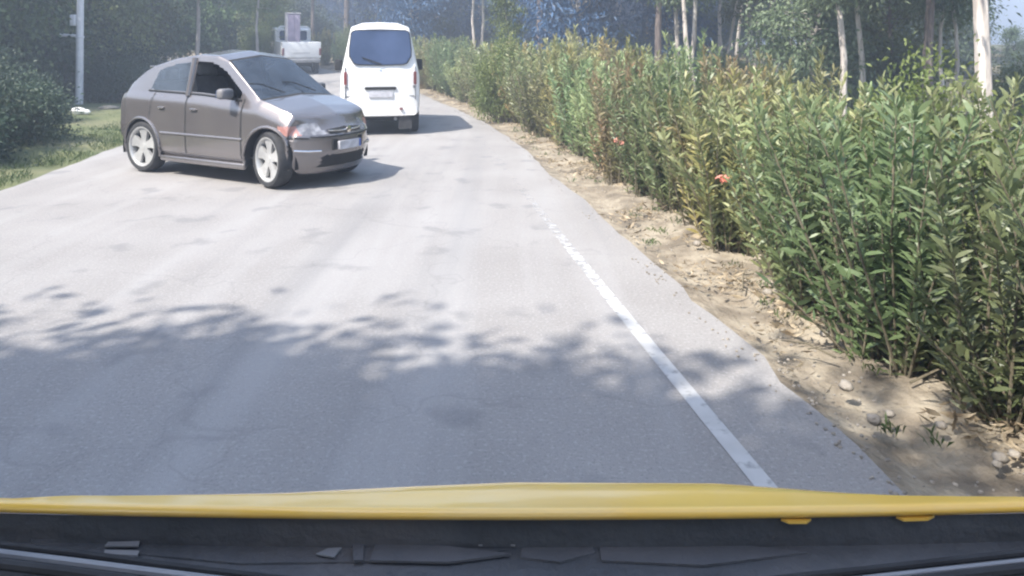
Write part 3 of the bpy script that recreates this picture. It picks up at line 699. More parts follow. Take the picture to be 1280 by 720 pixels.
# ================================================================== grey hatchback
hb = thing('hatchback_car', 'taupe grey hatchback turning across the road with its front window open', 'car')
FA, RA, HW = 1.05, -1.05, .635
XR, XF = -1.575, 1.59
ZT = [(XR, .93), (-1.50, .985), (-1.44, 1.03), (-1.12, 1.25), (-.98, 1.315), (-.6, 1.415), (-.2, 1.462), (.10, 1.45), (.29, 1.39), (.57, 1.185), (.86, .965), (.98, .938), (1.26, .85), (1.44, .765), (1.54, .69), (XF, .63)]
def zt(x): return interp(x, ZT)
def belt(x): return min(interp(x, [(-1.56, .92), (-1.3, .955), (0, .925), (.9, .865), (1.2, .78), (1.6, .57)]), zt(x)-.03)
def hsec(x):
    w = HW*interp(x, [(XR, .93), (-1.4, .97), (-.9, 1), (.9, 1), (1.35, .985), (XF, .93)])
    zb = interp(x, [(XR, .30), (-1.3, .22), (-1.0, .19), (1.0, .19), (1.4, .135), (XF, .15)])
    b = belt(x); top = zt(x)
    g = sstep(.92, .28, x)*sstep(-1.52, -1.1, x)          # 1 in the cabin
    g2 = max(0., min(1., (top-b-.04)/.46))
    wr = (w-.075)*(1-g2)+.468*g2
    zr = (top-.035-.02*g2)
    return [(0, zb), (w-.09, zb), (w-.01, zb+.09), (w+.005, .52), (w-.005, b-.07), (w-.045, b+.005), (wr, max(zr, b+.012)), (0, top)]
def hwarp(x, y, z):
    yy = abs(y)/HW
    if x > 1.3:
        s = sstep(1.30, XF, x); x -= s*(.25*yy**2.3+.16*max(0, z-.55)/.2*(1 if x > 1.4 else 0)*sstep(1.4, 1.7, x)+.05*max(0, .35-z)/.15)
    if x < -1.30:
        s = sstep(-1.30, XR, x); x += s*(.10*yy**2.6+.05*max(0, .45-z)/.2)
    return (x, y, z)
def arch(x, z, ax): return (x-ax)**2+(z-.30)**2 < .345**2
def hcls(x, y, z, s, cap):
    side = s in (2, 3, 4) or (s == 1)
    ay = abs(y)
    if cap == 0 and ay > .40 and s <= 4 and (arch(x, z, FA) or arch(x, z, RA)): return None
    if s == 6 and cap == 0 and not (x > 1.22 and z < .685 and ay > .3):
        if .29 < x < .865 and ay < interp(x, [(.26, .438), (.88, .55)]): return 'windscreen'
        if .26 < x < .885 and ay < interp(x, [(.26, .463), (.88, .575)])-.005: return 'screen_seal'
        if -1.43 < x < -1.14 and ay < .49: return 'rear_window'
        if x >= .885: return 'hood_gap' if x < .905 else 'hood'
        if -1.10 < x < .26: return 'roof'
    if s == 5 and cap == 0:
        b = belt(x)
        if z > b+.045:
            zr = zt(x)-.06-.025
            lim = x < .60 and z < zr-.045*(1+.9*sstep(-.1, .35, x))
            if lim and -.20 < x and (x < .60): return 'front_side_window.R' if y < 0 else 'front_side_window.L'
            if z < zr-.045 and -.95+.35*(z-b) < x < -.29: return 'rear_side_window.R' if y < 0 else 'rear_side_window.L'
    if cap == 0 and 2 <= s <= 5 and z < belt(x)+.05:
        for xs_ in (-.245, .66):
            if abs(x-xs_-.0*z) < .0085 and z > .28: return 'door_gap'
        if abs(x+.80+.10*math.sin(z*3)) < .0085 and z > .56: return 'door_gap'
        if .27 < z < .285 and -.8 < x < .66: return 'door_gap'
        if -.245 < x < .66 and z > .28: return 'front_door.R' if y < 0 else 'front_door.L'
        if -.80 < x < -.245 and z > .28: return 'rear_door.R' if y < 0 else 'rear_door.L'
    if x > 1.05:
        if (.57+.0*ay) < z < .685 and .27 < ay < .52 and (cap == 1 or x > 1.22): return 'headlight.R' if y < 0 else 'headlight.L'
        if .57 < z < .665 and ay >= .52 and x > 1.20 : return 'indicator.R' if y < 0 else 'indicator.L'
        if cap == 1 and .565 < z < .635 and ay < .25: return 'grille'
        if cap == 1 and .22 < z < .35 and ay < .33: return 'lower_grille'
        if x > 1.15 and .535 < z < .55: return 'bumper_gap'
    if x < -1.40 and .70 < z < .88 and ay > .52 and (cap == -1 or x < -1.50): return 'tail_lamp.R' if y < 0 else 'tail_lamp.L'
    return 'body'
hm = dict(windscreen='glass', screen_seal='seam', rear_window='dglass', hood_gap='seam', hood='taupe', body='taupe', roof='taupe', door_gap='seam', grille='seam', lower_grille='seam', bumper_gap='seam')
for s_ in 'RL':
    hm['front_side_window.'+s_] = 'glass'; hm['rear_side_window.'+s_] = 'glass'; hm['front_door.'+s_] = 'taupe'; hm['rear_door.'+s_] = 'taupe'
    hm['headlight.'+s_] = 'lamp'; hm['indicator.'+s_] = 'amber'; hm['tail_lamp.'+s_] = 'red'
_hc = hcls
def hcls2(x, y, z, s, cap):
    n = _hc(x, y, z, s, cap)
    return None if n == 'front_side_window.R' else n      # near front window is wound down
hx_ = np.concatenate([np.linspace(XR, -1.30, 20), np.linspace(-1.285, 1.40, 215), np.linspace(1.41, XF, 26)])
shell(hb, hx_, hsec, (.10, 0, .50), hcls2, hm, hwarp)
# cabin: floor tub, dash, seats, wheel
MB().box(-1.35, .80, -.55, .55, .28, .30).build('cabin_floor', M['interior'], hb)
MB().box(.50, .78, -.49, .49, .70, .93, .04).build('dashboard', M['interior'], hb)
for sy in (-.26, .26):
    sm = MB().box(-.15, .30, sy-.21, sy+.21, .45, .62, .06); sm.add([(x-.0, y, z) for x, y, z in []], [])
    sm.build('seat', M['interior'], hb)
    bk = MB(); bk.prism_y([(-.10, .58), (-.22, .60), (-.40, 1.12), (-.30, 1.15)], sy-.20, sy+.20); so_ = bk.build('backrest', M['interior'], hb)
    MB().box(-.43, -.34, sy-.11, sy+.11, 1.16, 1.31, .035).build('headrest', M['gplastic'], hb)
MB().box(-1.02, -.85, -.55, .55, .5, 1.08, .05).build('rear_seat', M['interior'], hb)
for sy in (-.28, .28): MB().box(-1.02, -.94, sy-.11, sy+.11, 1.09, 1.22, .03).build('headrest', M['gplastic'], hb)
sw = MB(); sw.tube([Vector((.44+.06*math.sin(a), .3+.17*math.cos(a), .93+.16*math.sin(a))) for a in np.linspace(0, 2*PI, 25)], .014, 6, False); sw.tube([(.44, .14, .93), (.44, .46, .93)], .014, 6); sw.build('steering_wheel', M['seam'], hb)
# wheels, wells, arch lips
for ax in (FA, RA):
    for sy in (-1, 1):
        st_ = R(-14) if ax == FA else 0
        wheel(hb, ax, sy*(HW-.095), .305, .175, st_, sy, 6 if False else 5)
        wl = MB(); n = 20; Vv = []
        for k in range(n+1):
            a = PI*k/n*1.16-.25; Vv += [(ax+.352*math.cos(a), sy*(HW-(.06 if math.cos(a) > .5 and ax > 0 else .012)), .30+.352*math.sin(a)), (ax+.352*math.cos(a), sy*.36, .30+.352*math.sin(a))]
        wl.add(Vv, [(2*k, 2*k+1, 2*k+3, 2*k+2) for k in range(n)]); wl.add([(ax+.352*math.cos(2*PI*k/24), sy*.36, max(.21, .30+.352*math.sin(2*PI*k/24))) for k in range(24)], [tuple(range(24))])
        wl.build('wheel_well', M['seam'], hb)
        off = .0
        pts = []
        for k in range(25):
            a = R(-14+208*k/24); xx = ax+.352*math.cos(a); zz = .30+.352*math.sin(a)
            yy = HW+.004 if zz > .3 else HW-.012
            wx, wy, wz = hwarp(xx, sy*yy, zz)
            w_ = HW*interp(xx, [(XR, .93), (-1.4, .97), (-.9, 1), (.9, 1), (1.35, .985), (XF, .93)])/HW
            pts.append((wx, sy*(abs(wy)*w_), wz))
        MB().tube(pts, .017, 8).build('wheel_arch', M['taupe'], hb)
MB().tube([(-.68, -HW-.004, .50), (.68, -HW-.004, .50)], .013, 6).build('rubbing_strip', M['taupe'], hb)
MB().tube([(-.68, HW+.004, .50), (.68, HW+.004, .50)], .013, 6).build('rubbing_strip', M['taupe'], hb)
for sy in (-1, 1):
    MB().box(-.70, .70, sy*(HW-.035)-.03, sy*(HW-.035)+.03, .165, .235, .022).build('side_skirt', M['taupe'], hb)
    # belt trim and window frames
    MB().tube([(x, sy*(HW-.047), belt(x)+.03) for x in np.linspace(-.95, .62, 16)], .011, 6).build('window_trim', M['seam'], hb)
    def pil(xa, za, xb, zb_, r_, nm, m_='taupe'):
        def yy(z_, x_): 
            t = max(0, min(1, (z_-belt(x_))/(zt(x_)-.05-belt(x_)))); return sy*((HW-.045)*(1-t)+.468*t+.006)
        MB().tube([(xa+(xb-xa)*k/6, yy(za+(zb_-za)*k/6, xa+(xb-xa)*k/6), za+(zb_-za)*k/6) for k in range(7)], r_, 8).build(nm, M[m_], hb)
    pil(-.245, .93, -.265, 1.365, .032, 'door_pillar')
    mr_ = bpy.data.objects.new('side_mirror', None); COL.objects.link(mr_); mr_.parent = hb; mr_.location = (.50, sy*(HW+.075), .985)
    MB().box(-.05, .06, -.085, .085, -.055, .06, .035).build('mirror_housing', M['plastic2'], mr_)
    MB().box(-.056, -.049, -.07, .07, -.042, .045).build('mirror_glass', M['van_glass'], mr_)
    MB().tube([(0, -sy*.06, -.03), (.03, -sy*.13, -.07)], .018, 6).build('mirror_stalk', M['seam'], mr_)
    for hx0 in (-.10, -.66): MB().box(hx0-.055, hx0+.055, sy*(HW+.008)-.012, sy*(HW+.008)+.012, .775, .80, .008).build('door_handle', M['taupe'], hb)
# front details
fx = XF+.018
slab_x('number_plate', rrect(.34, .09, .01, 0, .44), fx-.02, fx+.035, 'plate', hb)
slab_x('plate_strip', rrect(.028, .08, .004, .152, .44), fx+.035, fx+.038, 'blue', hb)
MB().box(fx-.08, fx+.0, -.235, .235, .395, .515, .012).build('plate_recess', M['seam'], hb)
gb = MB(); gb.tube([(fx-.05, -.25, .605), (fx-.005, -.12, .60), (fx+.0, 0, .60), (fx-.005, .12, .60), (fx-.05, .25, .605)], .007, 6); gb.build('grille_bar', M['chrome'], hb)
bd = MB().lathe_y([(.0, 0), (.034, 0), (.036, .012), (.0, .016)], 20).build('badge', M['chrome'], hb)
bd.rotation_euler = (0, 0, -PI/2); bd.location = (fx+.0, 0, .603)
for sy in (-1, 1):
    fo = MB(); fo.lathe_y([(0, -.01), (.035, -.01), (.04, .01), (.03, .03)], 18); f_ = fo.build('fog_lamp', M['lamp'], hb); f_.rotation_euler = (0, 0, PI/2+sy*.75); f_.location = (XF-.165, sy*.47, .29)
    MB().tube([(XF-.03, sy*.36, .40), (XF-.10, sy*.48, .405), (XF-.20, sy*.585, .415)], .010, 6).build('bumper_strip', M['chrome'], hb)
MB().tube([(-.90, 0, 1.35), (-1.04, 0, 1.46)], [.006, .003], 5).build('aerial', M['seam'], hb)
MB().box(-1.19, -1.06, -.42, .42, 1.245, 1.262, .008).build('roof_spoiler', M['taupe'], hb)
for sy in (-.22, .25):
    MB().tube([(.885, sy, .985), (.73, sy-.2, 1.085), (.71, sy-.34, 1.095)], .007, 5).build('wiper', M['seam'], hb)
# placed from its wheel contacts
pf = Vector((-2.576, 7.60, 0)); pr = Vector((-4.42, 8.60, 0)); hd = (pf-pr).normalized(); lf = Vector((-hd.y, hd.x, 0))
mid = (pf+pr)/2+lf*(HW-.02)
hb.location = (mid.x, mid.y, 0.002); hb.rotation_euler = (0, 0, math.atan2(hd.y, hd.x))

# ================================================================== white microvan
vn = thing('microvan', 'white microvan driving away ahead with a dark blue tinted rear window', 'van')
VW = .665; VR, VF = 0., 3.15
def vsec(x):
    w = VW*interp(x, [(0, .975), (.12, 1), (2.9, 1), (VF, .93)])
    top = interp(x, [(0, 1.84), (.05, 1.875), (.25, 1.905), (2.2, 1.90), (2.45, 1.82), (2.95, 1.12), (VF, .95)])
    b = min(1.02, top-.05); g2 = max(0, min(1, (top-b)/.8)); wr = w*(1-g2)+(.49)*g2; zr = top-.085*g2-.03*(1-g2)
    return [(0, .32), (w-.06, .32), (w-.005, .40), (w, .70), (w-.005, b-.04), (w-.01, b), (wr, max(zr, b+.01)), (wr*.6, top-.012), (0, top)]
def vwarp(x, y, z):
    yy = abs(y)/VW
    if x < .5: x += (1-x/.5)*(.06*yy**3+.10*max(0, z-1.05)/.85)
    if x > 2.6: x -= sstep(2.6, VF, x)*.15*yy**2
    return (x, y, z)
def vcls(x, y, z, s, cap):
    if cap == 0 and abs(y) > .4 and s <= 4 and any((x-a)**2+(z-.29)**2 < .31**2 for a in (.55, 2.5)): return None
    if s >= 6 and 2.47 < x < 2.93 and cap == 0 and abs(y) < .5: return 'windscreen'
    if s == 5 and 1.12 < z < 1.66 and cap == 0:
        if .3 < x < 1.2: return 'rear_side_window.R' if y < 0 else 'rear_side_window.L'
        if 1.28 < x < 1.95: return 'middle_side_window.R' if y < 0 else 'middle_side_window.L'
        if 2.03 < x < 2.55 and z < 1.6: return 'front_side_window.R' if y < 0 else 'front_side_window.L'
    return 'body'
vm = {'body': 'white', 'windscreen': 'dglass'}
for a in ('rear', 'middle', 'front'):
    for s_ in 'RL': vm[a+'_side_window.'+s_] = 'van_glass'
shell(vn, np.concatenate([np.linspace(0, .15, 12), np.linspace(.18, VF, 110)]), vsec, (.04, 0, 1.0), vcls, vm, vwarp, smooth_it=3)
def rear_plate(name, poly, m, t0, t1, tilt=0):      # plates following the raked tailgate
    mb = MB().prism_x(poly, 0, 1); mb.V = [((.0 if v[0] == 0 else 1)*0-t1*(v[0] == 0)+t0*(v[0] == 1)+.10*max(0, v[2]-1.05)/.85+.06*(abs(v[1])/VW)**3, v[1], v[2]) for v in mb.V]
    return mb.build(name, M[m], vn)
PW = [(-.43, 1.215), (-.37, 1.195), (0, 1.185), (.37, 1.195), (.43, 1.215), (.50, 1.33), (.502, 1.45), (.475, 1.70), (.455, 1.735), (.40, 1.755), (0, 1.765), (-.40, 1.755), (-.455, 1.735), (-.475, 1.70), (-.502, 1.45), (-.50, 1.33)]
rear_plate('window_seal', [(y*1.035, 1.475+(z-1.475)*1.05) for y, z in PW], 'seam', .02, .040)
rear_plate('rear_window', PW, 'van_glass', .02, .046)
rear_plate('tailgate_gap', [(-.56, .66), (.56, .66), (.56, .652), (-.56, .652)], 'seam', .02, .018)
rear_plate('tailgate_gap', [(-.585, .60), (-.577, .60), (-.577, 1.15), (-.585, 1.15)], 'seam', .02, .026); rear_plate('tailgate_gap', [(.577, .60), (.585, .60), (.585, 1.15), (.577, 1.15)], 'seam', .02, .026)
rear_plate('wiper', [(-.02, 1.20), (.01, 1.19), (.30, 1.30), (.30, 1.312)], 'seam', .02, .056)
rear_plate('handle_trim', rrect(.52, .05, .02, 0, .79), 'seam', .02, .030)
rear_plate('number_plate', rrect(.40, .10, .01, 0, .69), 'plate', .02, .030)
rear_plate('rear_bumper', rrect(1.20, .15, .05, 0, .41), 'white', .02, .05)
for s_ in (-1, 1):
    rear_plate('tail_lamp', rrect(.05, .22, .02, s_*.575, .96), 'red', .02, .024)
    rear_plate('reverse_lamp', rrect(.05, .05, .012, s_*.565, .815), 'lamp', .02, .025)
    m_ = bpy.data.objects.new('side_mirror', None); COL.objects.link(m_); m_.parent = vn; m_.location = (2.45, s_*(VW+.13), 1.12)
    MB().box(-.05, .05, -.07, .07, -.11, .11, .03).build('mirror_housing', M['seam'], m_); MB().tube([(0, -s_*.05, 0), (.02, -s_*.15, -.03)], .014, 6).build('mirror_stalk', M['seam'], m_)
MB().box(.02, .10, -.13, .13, .81, .83, .006).build('handle', M['seam'], vn)
rear_plate('reflector', rrect(.07, .03, .008, .33, .44), 'gplastic', .02, .055) if False else None
rear_plate('badge', rrect(.05, .028, .01, 0, 1.10), 'chrome', .02, .024)
rear_plate('fog_lamp', rrect(.055, .035, .01, -.34, .445), 'red', .02, .055)
MB().tube([(.35, .42, 1.86), (.33, .44, 2.02)], [.006, .003], 5).build('aerial', M['seam'], vn)
for ax in (.55, 2.5):
    for sy in (-1, 1):
        wheel(vn, ax, sy*(VW-.09), .28, .16, 0, sy)
        wl = MB(); wl.add([(ax+.31*math.cos(PI*k/14), sy*yy, .29+.31*math.sin(PI*k/14)) for k in range(15) for yy in (VW-.01, .38)], [(2*k, 2*k+1, 2*k+3, 2*k+2) for k in range(14)]); wl.build('wheel_well', M['seam'], vn)
MB().box(.10, 2.9, -.5, .5, .24, .33).build('chassis', M['seam'], vn); MB().tube([(.5, -.2, .26), (.06, -.25, .27)], .028, 8).build('exhaust', M['gplastic'], vn)
MB().tube([(.55, -.5, .28), (.55, .5, .28)], .045, 8).build('rear_axle', M['seam'], vn)
MB().box(.02, .05, .30, .52, .10, .33).build('mud_flap', M['black'], vn); MB().box(.02, .05, -.52, -.30, .10, .33).build('mud_flap', M['black'], vn)
vn.location = (-2.20, 12.05, .002); vn.rotation_euler = (0, 0, R(90+11)); 

# ================================================================== white pickup at the bend
pk = thing('pickup_truck', 'white pickup at the far bend with a load standing in its bed', 'pickup truck')
# local x forward from the tailgate
bd_ = MB(); bd_.box(0.05, 1.65, -.70, -.64, .62, 1.20, .02); bd_.box(.05, 1.65, .64, .70, .62, 1.20, .02); bd_.box(.05, 1.65, -.64, .64, .60, .66); bd_.box(1.60, 1.65, -.64, .64, .66, 1.20, .015)
bd_.build('cargo_bed', M['white'], pk)
MB().box(-.01, .045, -.69, .69, .64, 1.21, .018).build('tailgate', M['white'], pk)
MB().box(-.018, -.008, -.30, .30, .80, .815).build('tailgate_rib', M['gplastic'], pk)
MB().box(-.10, .02, -.66, .66, .46, .60, .03).build('rear_bumper', M['gplastic'], pk)
cab = MB()
cab.prism_y([(1.68, .50), (3.05, .50), (3.10, 1.02), (3.02, 1.12), (2.62, 1.64), (2.5, 1.69), (1.9, 1.70), (1.74, 1.64), (1.68, 1.15)], -.66, .66)
c_ = cab.build('cab', M['white'], pk)
bv = c_.modifiers.new('bevel', 'BEVEL'); bv.width = .05; bv.segments = 3
MB().prism_x(rrect(1.02, .36, .07, 0, 1.40), 1.672, 1.70).build('rear_window', M['van_glass'], pk)
for s_ in (-1, 1):
    MB().prism_y([(1.95, 1.18), (2.90, 1.18), (2.60, 1.56), (2.0, 1.58)], s_*.663-.006, s_*.663+.006).build('side_window', M['van_glass'], pk)
    MB().box(2.9, 3.0, s_*.80-.07, s_*.80+.07, 1.12, 1.30, .02).build('side_mirror', M['seam'], pk)
    MB().box(-.02, .05, s_*.655-.04, s_*.655+.04, .72, .98, .01).build('tail_lamp', M['red'], pk)
    MB().box(1.80, 2.95, s_*.67-.006, s_*.67+.006, .58, .59).build('door_gap', M['seam'], pk)
hdp = MB(); hdp.prism_y([(3.02, .45), (4.05, .45), (4.12, .60), (4.08, .88), (3.95, .98), (3.05, 1.10)], -.68, .68); h_ = hdp.build('hood', M['white'], pk)
bv = h_.modifiers.new('bevel', 'BEVEL'); bv.width = .05; bv.segments = 3
MB().box(4.06, 4.16, -.66, .66, .42, .60, .03).build('front_bumper', M['gplastic'], pk)
MB().prism_x(rrect(.7, .14, .02, 0, .78), 4.07, 4.11).build('grille', M['seam'], pk)
MB().box(.1, 4.0, -.40, .40, .36, .60).build('chassis', M['seam'], pk)
for ax in (.62, 3.45):
    for sy in (-1, 1): wheel(pk, ax, sy*.60, .33, .20, 0, sy)
MB().tube([(.62, -.5, .33), (.62, .5, .33)], .06, 8).build('rear_axle', M['seam'], pk)
MB().tube([(1.62, -.62, 1.15), (1.62, -.60, 1.66), (1.62, -.50, 1.74), (1.62, .5, 1.74), (1.62, .60, 1.66), (1.62, .62, 1.15)], .028, 8).build('roll_bar', M['white'], pk)
px_, pd = 377, 26.2; ploc = Vector(((px_-640)/900*pd, pd, rise(pd)))
prz = R(90+27); pk.location = ploc; pk.rotation_euler = (R(0), R(-2.2), prz)
ld = thing('upright_wardrobe', 'mauve and white wardrobe standing upright in the bed of the white pickup', 'wardrobe')
MB().box(-.20, .20, -.22, .22, 0, 1.55, .01).build('carcass', M['crate'], ld)
MB().box(-.225, -.205, -.215, -.02, .04, 1.50, .006).build('door_panel', M['crate'], ld); MB().box(-.225, -.205, -.005, .215, .04, 1.50, .006).build('door_panel', M['crate'], ld)
MB().box(-.215, .215, .225, .26, 0, 1.57, .006).build('side_panel', M['board'], ld)
MB().box(-.23, .23, -.24, .27, 1.56, 1.60, .006).build('top_panel', M['board'], ld)
hvec = Vector((math.cos(prz), math.sin(prz), 0)); lvec = Vector((-hvec.y, hvec.x, 0)); lp = ploc+hvec*.45+lvec*.22
ld.location = (lp.x, lp.y, ploc.z+.68); ld.rotation_euler = (0, 0, prz)

# ================================================================== left side furniture
pp = at(99, 17, z=0); po = thing('utility_pole', 'pale round metal pole with a short side arm standing at the left verge', 'pole', (pp.x, pp.y, -.05))
MB().tube([(0, 0, 0), (.02, 0, 2.2), (.06, 0, 4.5), (.10, 0, 7.5)], [.085, .078, .07, .055], 14).build('shaft', M['pole'], po)
MB().tube([(0, 0, 1.78), (-.45, -.02, 1.80)], .035, 8).build('side_arm', M['pole'], po)
MB().box(-.17, -.05, -.10, .06, 2.02, 2.28, .02).build('junction_box', M['pole'], po)
cl_ = MB().lathe_y([(.088, -.02), (.1, 0), (.088, .02)], 14).build('collar', M['pole'], po); cl_.rotation_euler = (R(90), 0, 0); cl_.location = (.015, 0, 1.75)
bgm = MB(); r_ = random.Random(4)
V_, F_ = pebble((0, 0, .06), .13, r_); bgm.add([(v[0]*1.3, v[1]*.7, v[2]) for v in V_], F_); V_, F_ = pebble((.16, .02, .04), .08, r_); bgm.add(V_, F_)
o = bgm.build('litter_bag', M['litterwhite'], None); o.location = (*at(98, 14.6, z=0)[:2], .12); tag(o, 'crumpled white plastic bag on the grass at the foot of the pole', 'litter')
V_, F_ = pebble((0, 0, .03), .16, r_); o = mesh_obj('stone', [(v[0]*1.5, v[1]*.6, v[2]*.6) for v in V_], F_, M['stone'], None, True); o.location = (*at(136, 16, z=0)[:2], .10); tag(o, 'flat pale stone in the grass right of the white bag', 'stone')
# ================================================================== the yellow car that carries the camera
yc = thing('yellow_car', 'yellow front hood and black cowl of the car at the bottom edge of the photo', 'car')
def hood_rear(x): return (.905+.020*abs(x)**1.5, .930-.0)          # y, z of the rear edge
xs_ = np.linspace(-.80, .80, 65); V = []; F = []
for x in xs_:
    u = abs(x)/.8
    y0 = .914+.022*u**2; z0 = .928
    yc_ = interp(x, [(-.8, .90), (-.68, .932), (-.585, .955), (-.31, .960), (-.15, .972), (0, .981), (.28, .981), (.44, .962), (.67, .946), (.8, .93)])   # crest
    yc_ = max(yc_, y0+.012)
    prof = [(y0+.02, z0-.014), (y0+.004, z0-.012), (y0-.002, z0-.010), (y0-.003, z0-.005), (y0+.001, z0), (y0+.005, z0+.001), (y0+.009, z0-.001), ((y0+yc_)/2+.004, z0+.001), (yc_, z0-.004-.004*u), (yc_+.06, z0-.045), (yc_+.16, z0-.13), (yc_+.32, z0-.27-.05*u), (yc_+.46-.1*u*u, z0-.42-.04*u), (yc_+.50-.14*u*u, z0-.50)]
    V += [(x, a, b) for a, b in prof]
n = 14
F = [(i*n+j, i*n+j+1, (i+1)*n+j+1, (i+1)*n+j) for i in range(64) for j in range(n-1)]
mesh_obj('hood', V, F, M['yellow'], yc, True)
# tabs of the hood's inner frame showing below its rear lip, right
def sheet(name, pts, m, z_=0): return None
cw = MB(); 
for i, x in enumerate(np.linspace(-.85, .85, 35)):
    u = abs(x)/.85; cw.V += [(x, .55, .80), (x, .72, .846), (x, .80+.02*u, .870), (x, .86+.03*u, .872), (x, .90+.022*u*u, .873), (x, .922+.022*u*u, .875), (x, .924+.022*u*u, .910)]
cw.F = [(i*7+j, i*7+j+1, (i+1)*7+j+1, (i+1)*7+j) for i in range(34) for j in range(6)]
cw.build('cowl_panel', M['plastic'], yc)
def cow(px, py, z): d = (CAMZ-z)*900/(py-56); return Vector(((px-640)/900*d, d, z))
def cpoly(name, P, z, m, t=.006):
    top = [cow(px, py, z) for px, py in P]; n_ = len(top); mb = MB(); mb.add([*top, *[v-Vector((0, 0, t)) for v in top]], [tuple(range(n_)), tuple(range(2*n_-1, n_-1, -1))]+[(k, (k+1) % n_, (k+1) % n_+n_, k+n_) for k in range(n_)])
    return mb.build(name, M[m], yc, False)
cpoly('reflection_band', [(30, 664), (180, 657), (340, 653), (356, 655), (210, 661), (200, 666), (120, 672), (40, 676)], .879, 'plastic2')  # flat pieces from here to the hood tabs stand in for windscreen reflections
cpoly('reflection_dark_patch', [(180, 674), (208, 663), (380, 657), (560, 662), (700, 676), (560, 700), (300, 704), (170, 692)], .8755, 'plastic')
cpoly('reflection_streak', [(135, 677), (175, 676), (173, 682), (131, 682)], .880, 'gplastic', .002); cpoly('reflection_streak', [(131, 687), (174, 688), (172, 694), (130, 692)], .880, 'gplastic', .002)
cpoly('reflection_fleck', [(395, 692), (410, 685), (427, 684), (418, 696)], .880, 'gplastic', .002); cpoly('reflection_bar', [(440, 676), (456, 675), (454, 700), (442, 700)], .880, 'plastic2', .003)
cpoly('reflection_patch', [(470, 678), (560, 682), (640, 692), (560, 702), (462, 700)], .879, 'plastic2', .003)
cpoly('reflection_fleck', [(598, 674), (604, 674), (603, 681), (598, 681)], .880, 'gplastic', .002); cpoly('reflection_fleck', [(632, 676), (644, 672), (644, 682), (636, 680)], .880, 'gplastic', .002)
cpoly('reflection_patch', [(655, 672), (730, 668), (744, 690), (700, 702), (650, 696)], .8765, 'plastic2', .003)
cpoly('reflection_patch', [(748, 684), (900, 678), (1010, 690), (880, 706), (752, 700)], .8765, 'plastic2', .003)
cpoly('hood_tab', [(976, 648), (1014, 648), (1008, 652), (986, 652)], .914, 'yellow', .003)
cpoly('hood_tab', [(1120, 645), (1168, 644), (1160, 648), (1130, 649)], .914, 'yellow', .003)
def cline(name, P, z, r_, m): MB().tube([cow(px, py, z) for px, py in P], r_, 8).build(name, M[m], yc)
cline('windscreen_seal', [(-60, 672), (0, 681), (90, 691), (200, 706), (330, 722), (480, 738)], .895, .0042, 'black')
cline('seal_highlight', [(-60, 684), (0, 692), (90, 703), (200, 717), (330, 733)], .896, .005, 'gplastic')  # grey tubes on both sides are the seal's highlight built as a shape
cline('wiper', [(-60, 697), (0, 705), (90, 716), (200, 731), (300, 744)], .898, .006, 'black')
cline('windscreen_seal', [(1340, 683), (1280, 691), (1180, 702), (1080, 713), (1000, 721), (880, 736)], .895, .0042, 'black')
cline('wiper', [(1340, 704), (1280, 711), (1200, 720), (1100, 732)], .897, .006, 'black')
cline('seal_highlight', [(1340, 695), (1280, 702), (1180, 713), (1080, 724)], .895, .0035, 'gplastic')
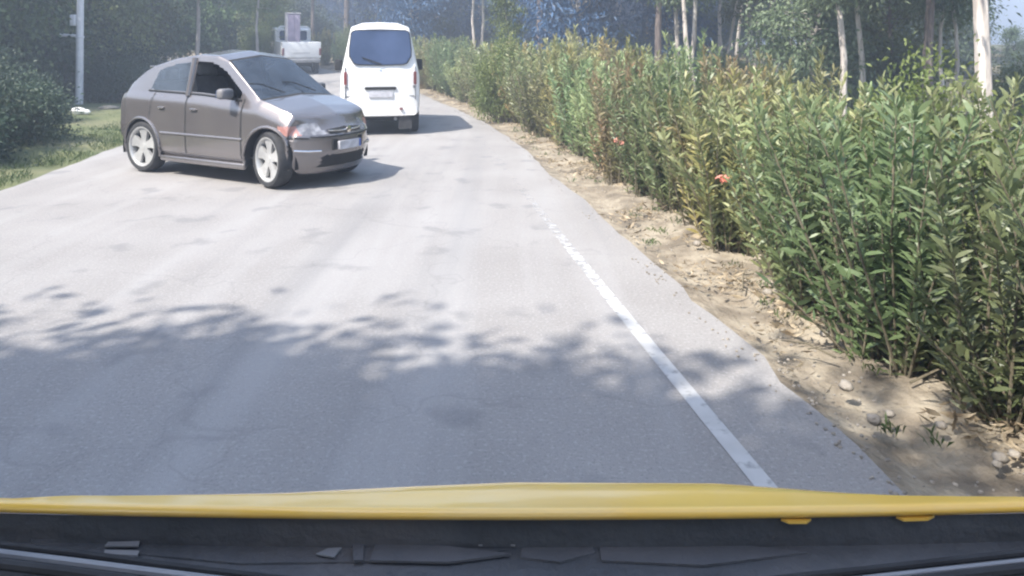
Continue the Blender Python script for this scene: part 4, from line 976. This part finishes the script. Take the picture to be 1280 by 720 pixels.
# the rest of the body round the camera, outside its view
for s_ in (-1, 1):
    MB().prism_x([(.298, .40), (.298, .90), (.20, .99), (-2.55, 1.0), (-2.62, .45), (-2.28, .40), (-2.20, .60), (-2.0, .68), (-1.8, .60), (-1.72, .40)], s_*.80-.012, s_*.80+.012).build('door', M['yellow'], yc)
    MB().prism_x([(.12, 1.03), (-2.45, 1.03), (-2.35, 1.72), (-.25, 1.74)], s_*.755-.006, s_*.755+.006).build('side_window', M['dglass'], yc)
    for pts_ in ([(s_*.79, .86, .90), (s_*.78, .30, 1.22), (s_*.72, -.18, 1.84)], [(s_*.795, -.85, .98), (s_*.73, -.85, 1.82)], [(s_*.79, -2.52, .98), (s_*.70, -2.40, 1.82)]):
        MB().tube(pts_, .032, 8).build('body_pillar', M['yellow'], yc)
    w_ = wheel(yc, s_*.70, -2.0, .29, .17); w_.rotation_euler = (0, 0, s_*PI/2)
MB().box(-.74, .74, -2.45, -.16, 1.82, 1.88, .028).build('roof', M['yellow'], yc)
MB().box(-.79, .79, -2.62, -2.55, .42, 1.02, .03).build('tailgate', M['yellow'], yc)
MB().box(-.70, .70, -2.50, .55, .30, .40).build('floor', M['seam'], yc)
# nose below the hood: fenders, bumper, lamps, wheels
nb = MB().box(-.78, .78, 1.02, 1.46, .28, .46, .06); nb.build('front_bumper', M['yellow'], yc)
for s_ in (-1, 1):
    MB().prism_x([(.955, .86), (.30, .84), (.30, .38), (.45, .38), (.52, .62), (.72, .70), (.94, .62), (1.02, .42), (1.30, .42), (1.30, .52), (1.12, .72)], s_*.80-.012, s_*.80+.012).build('fender', M['yellow'], yc)
    MB().box(s_*.60-.10, s_*.60+.10, 1.30, 1.44, .48, .60, .04).build('headlight', M['lamp'], yc)
    w_ = wheel(yc, s_*.70, .73, .29, .17); w_.rotation_euler = (0, 0, s_*PI/2)
# ------------------------------------------------------------------ haze
hz = MB().box(-1600, 1600, -1300, 1700, -1.6, 27).build('haze', M['seam'], None, False)
hmats = bpy.data.materials.new('haze_air'); hmats.use_nodes = True; t = hmats.node_tree; t.nodes.clear()
pv = nd(t, 'ShaderNodeVolumePrincipled'); pv.inputs['Color'].default_value = (.72, .83, 1.0, 1); pv.inputs['Density'].default_value = .0088; pv.inputs['Anisotropy'].default_value = .1
mo = nd(t, 'ShaderNodeOutputMaterial'); t.links.new(pv.outputs[0], mo.inputs['Volume'])
hz.data.materials[0] = hmats; tag(hz, 'bluish haze in the air of the wood', 'haze', kind='stuff')
# shrub protos never placed are removed
for pr_ in (OP, TP, SP, BP):
    for k, o in enumerate(pr_):
        if (id(pr_), k) not in used:
            for c in list(o.children): bpy.data.objects.remove(c)
            bpy.data.objects.remove(o)
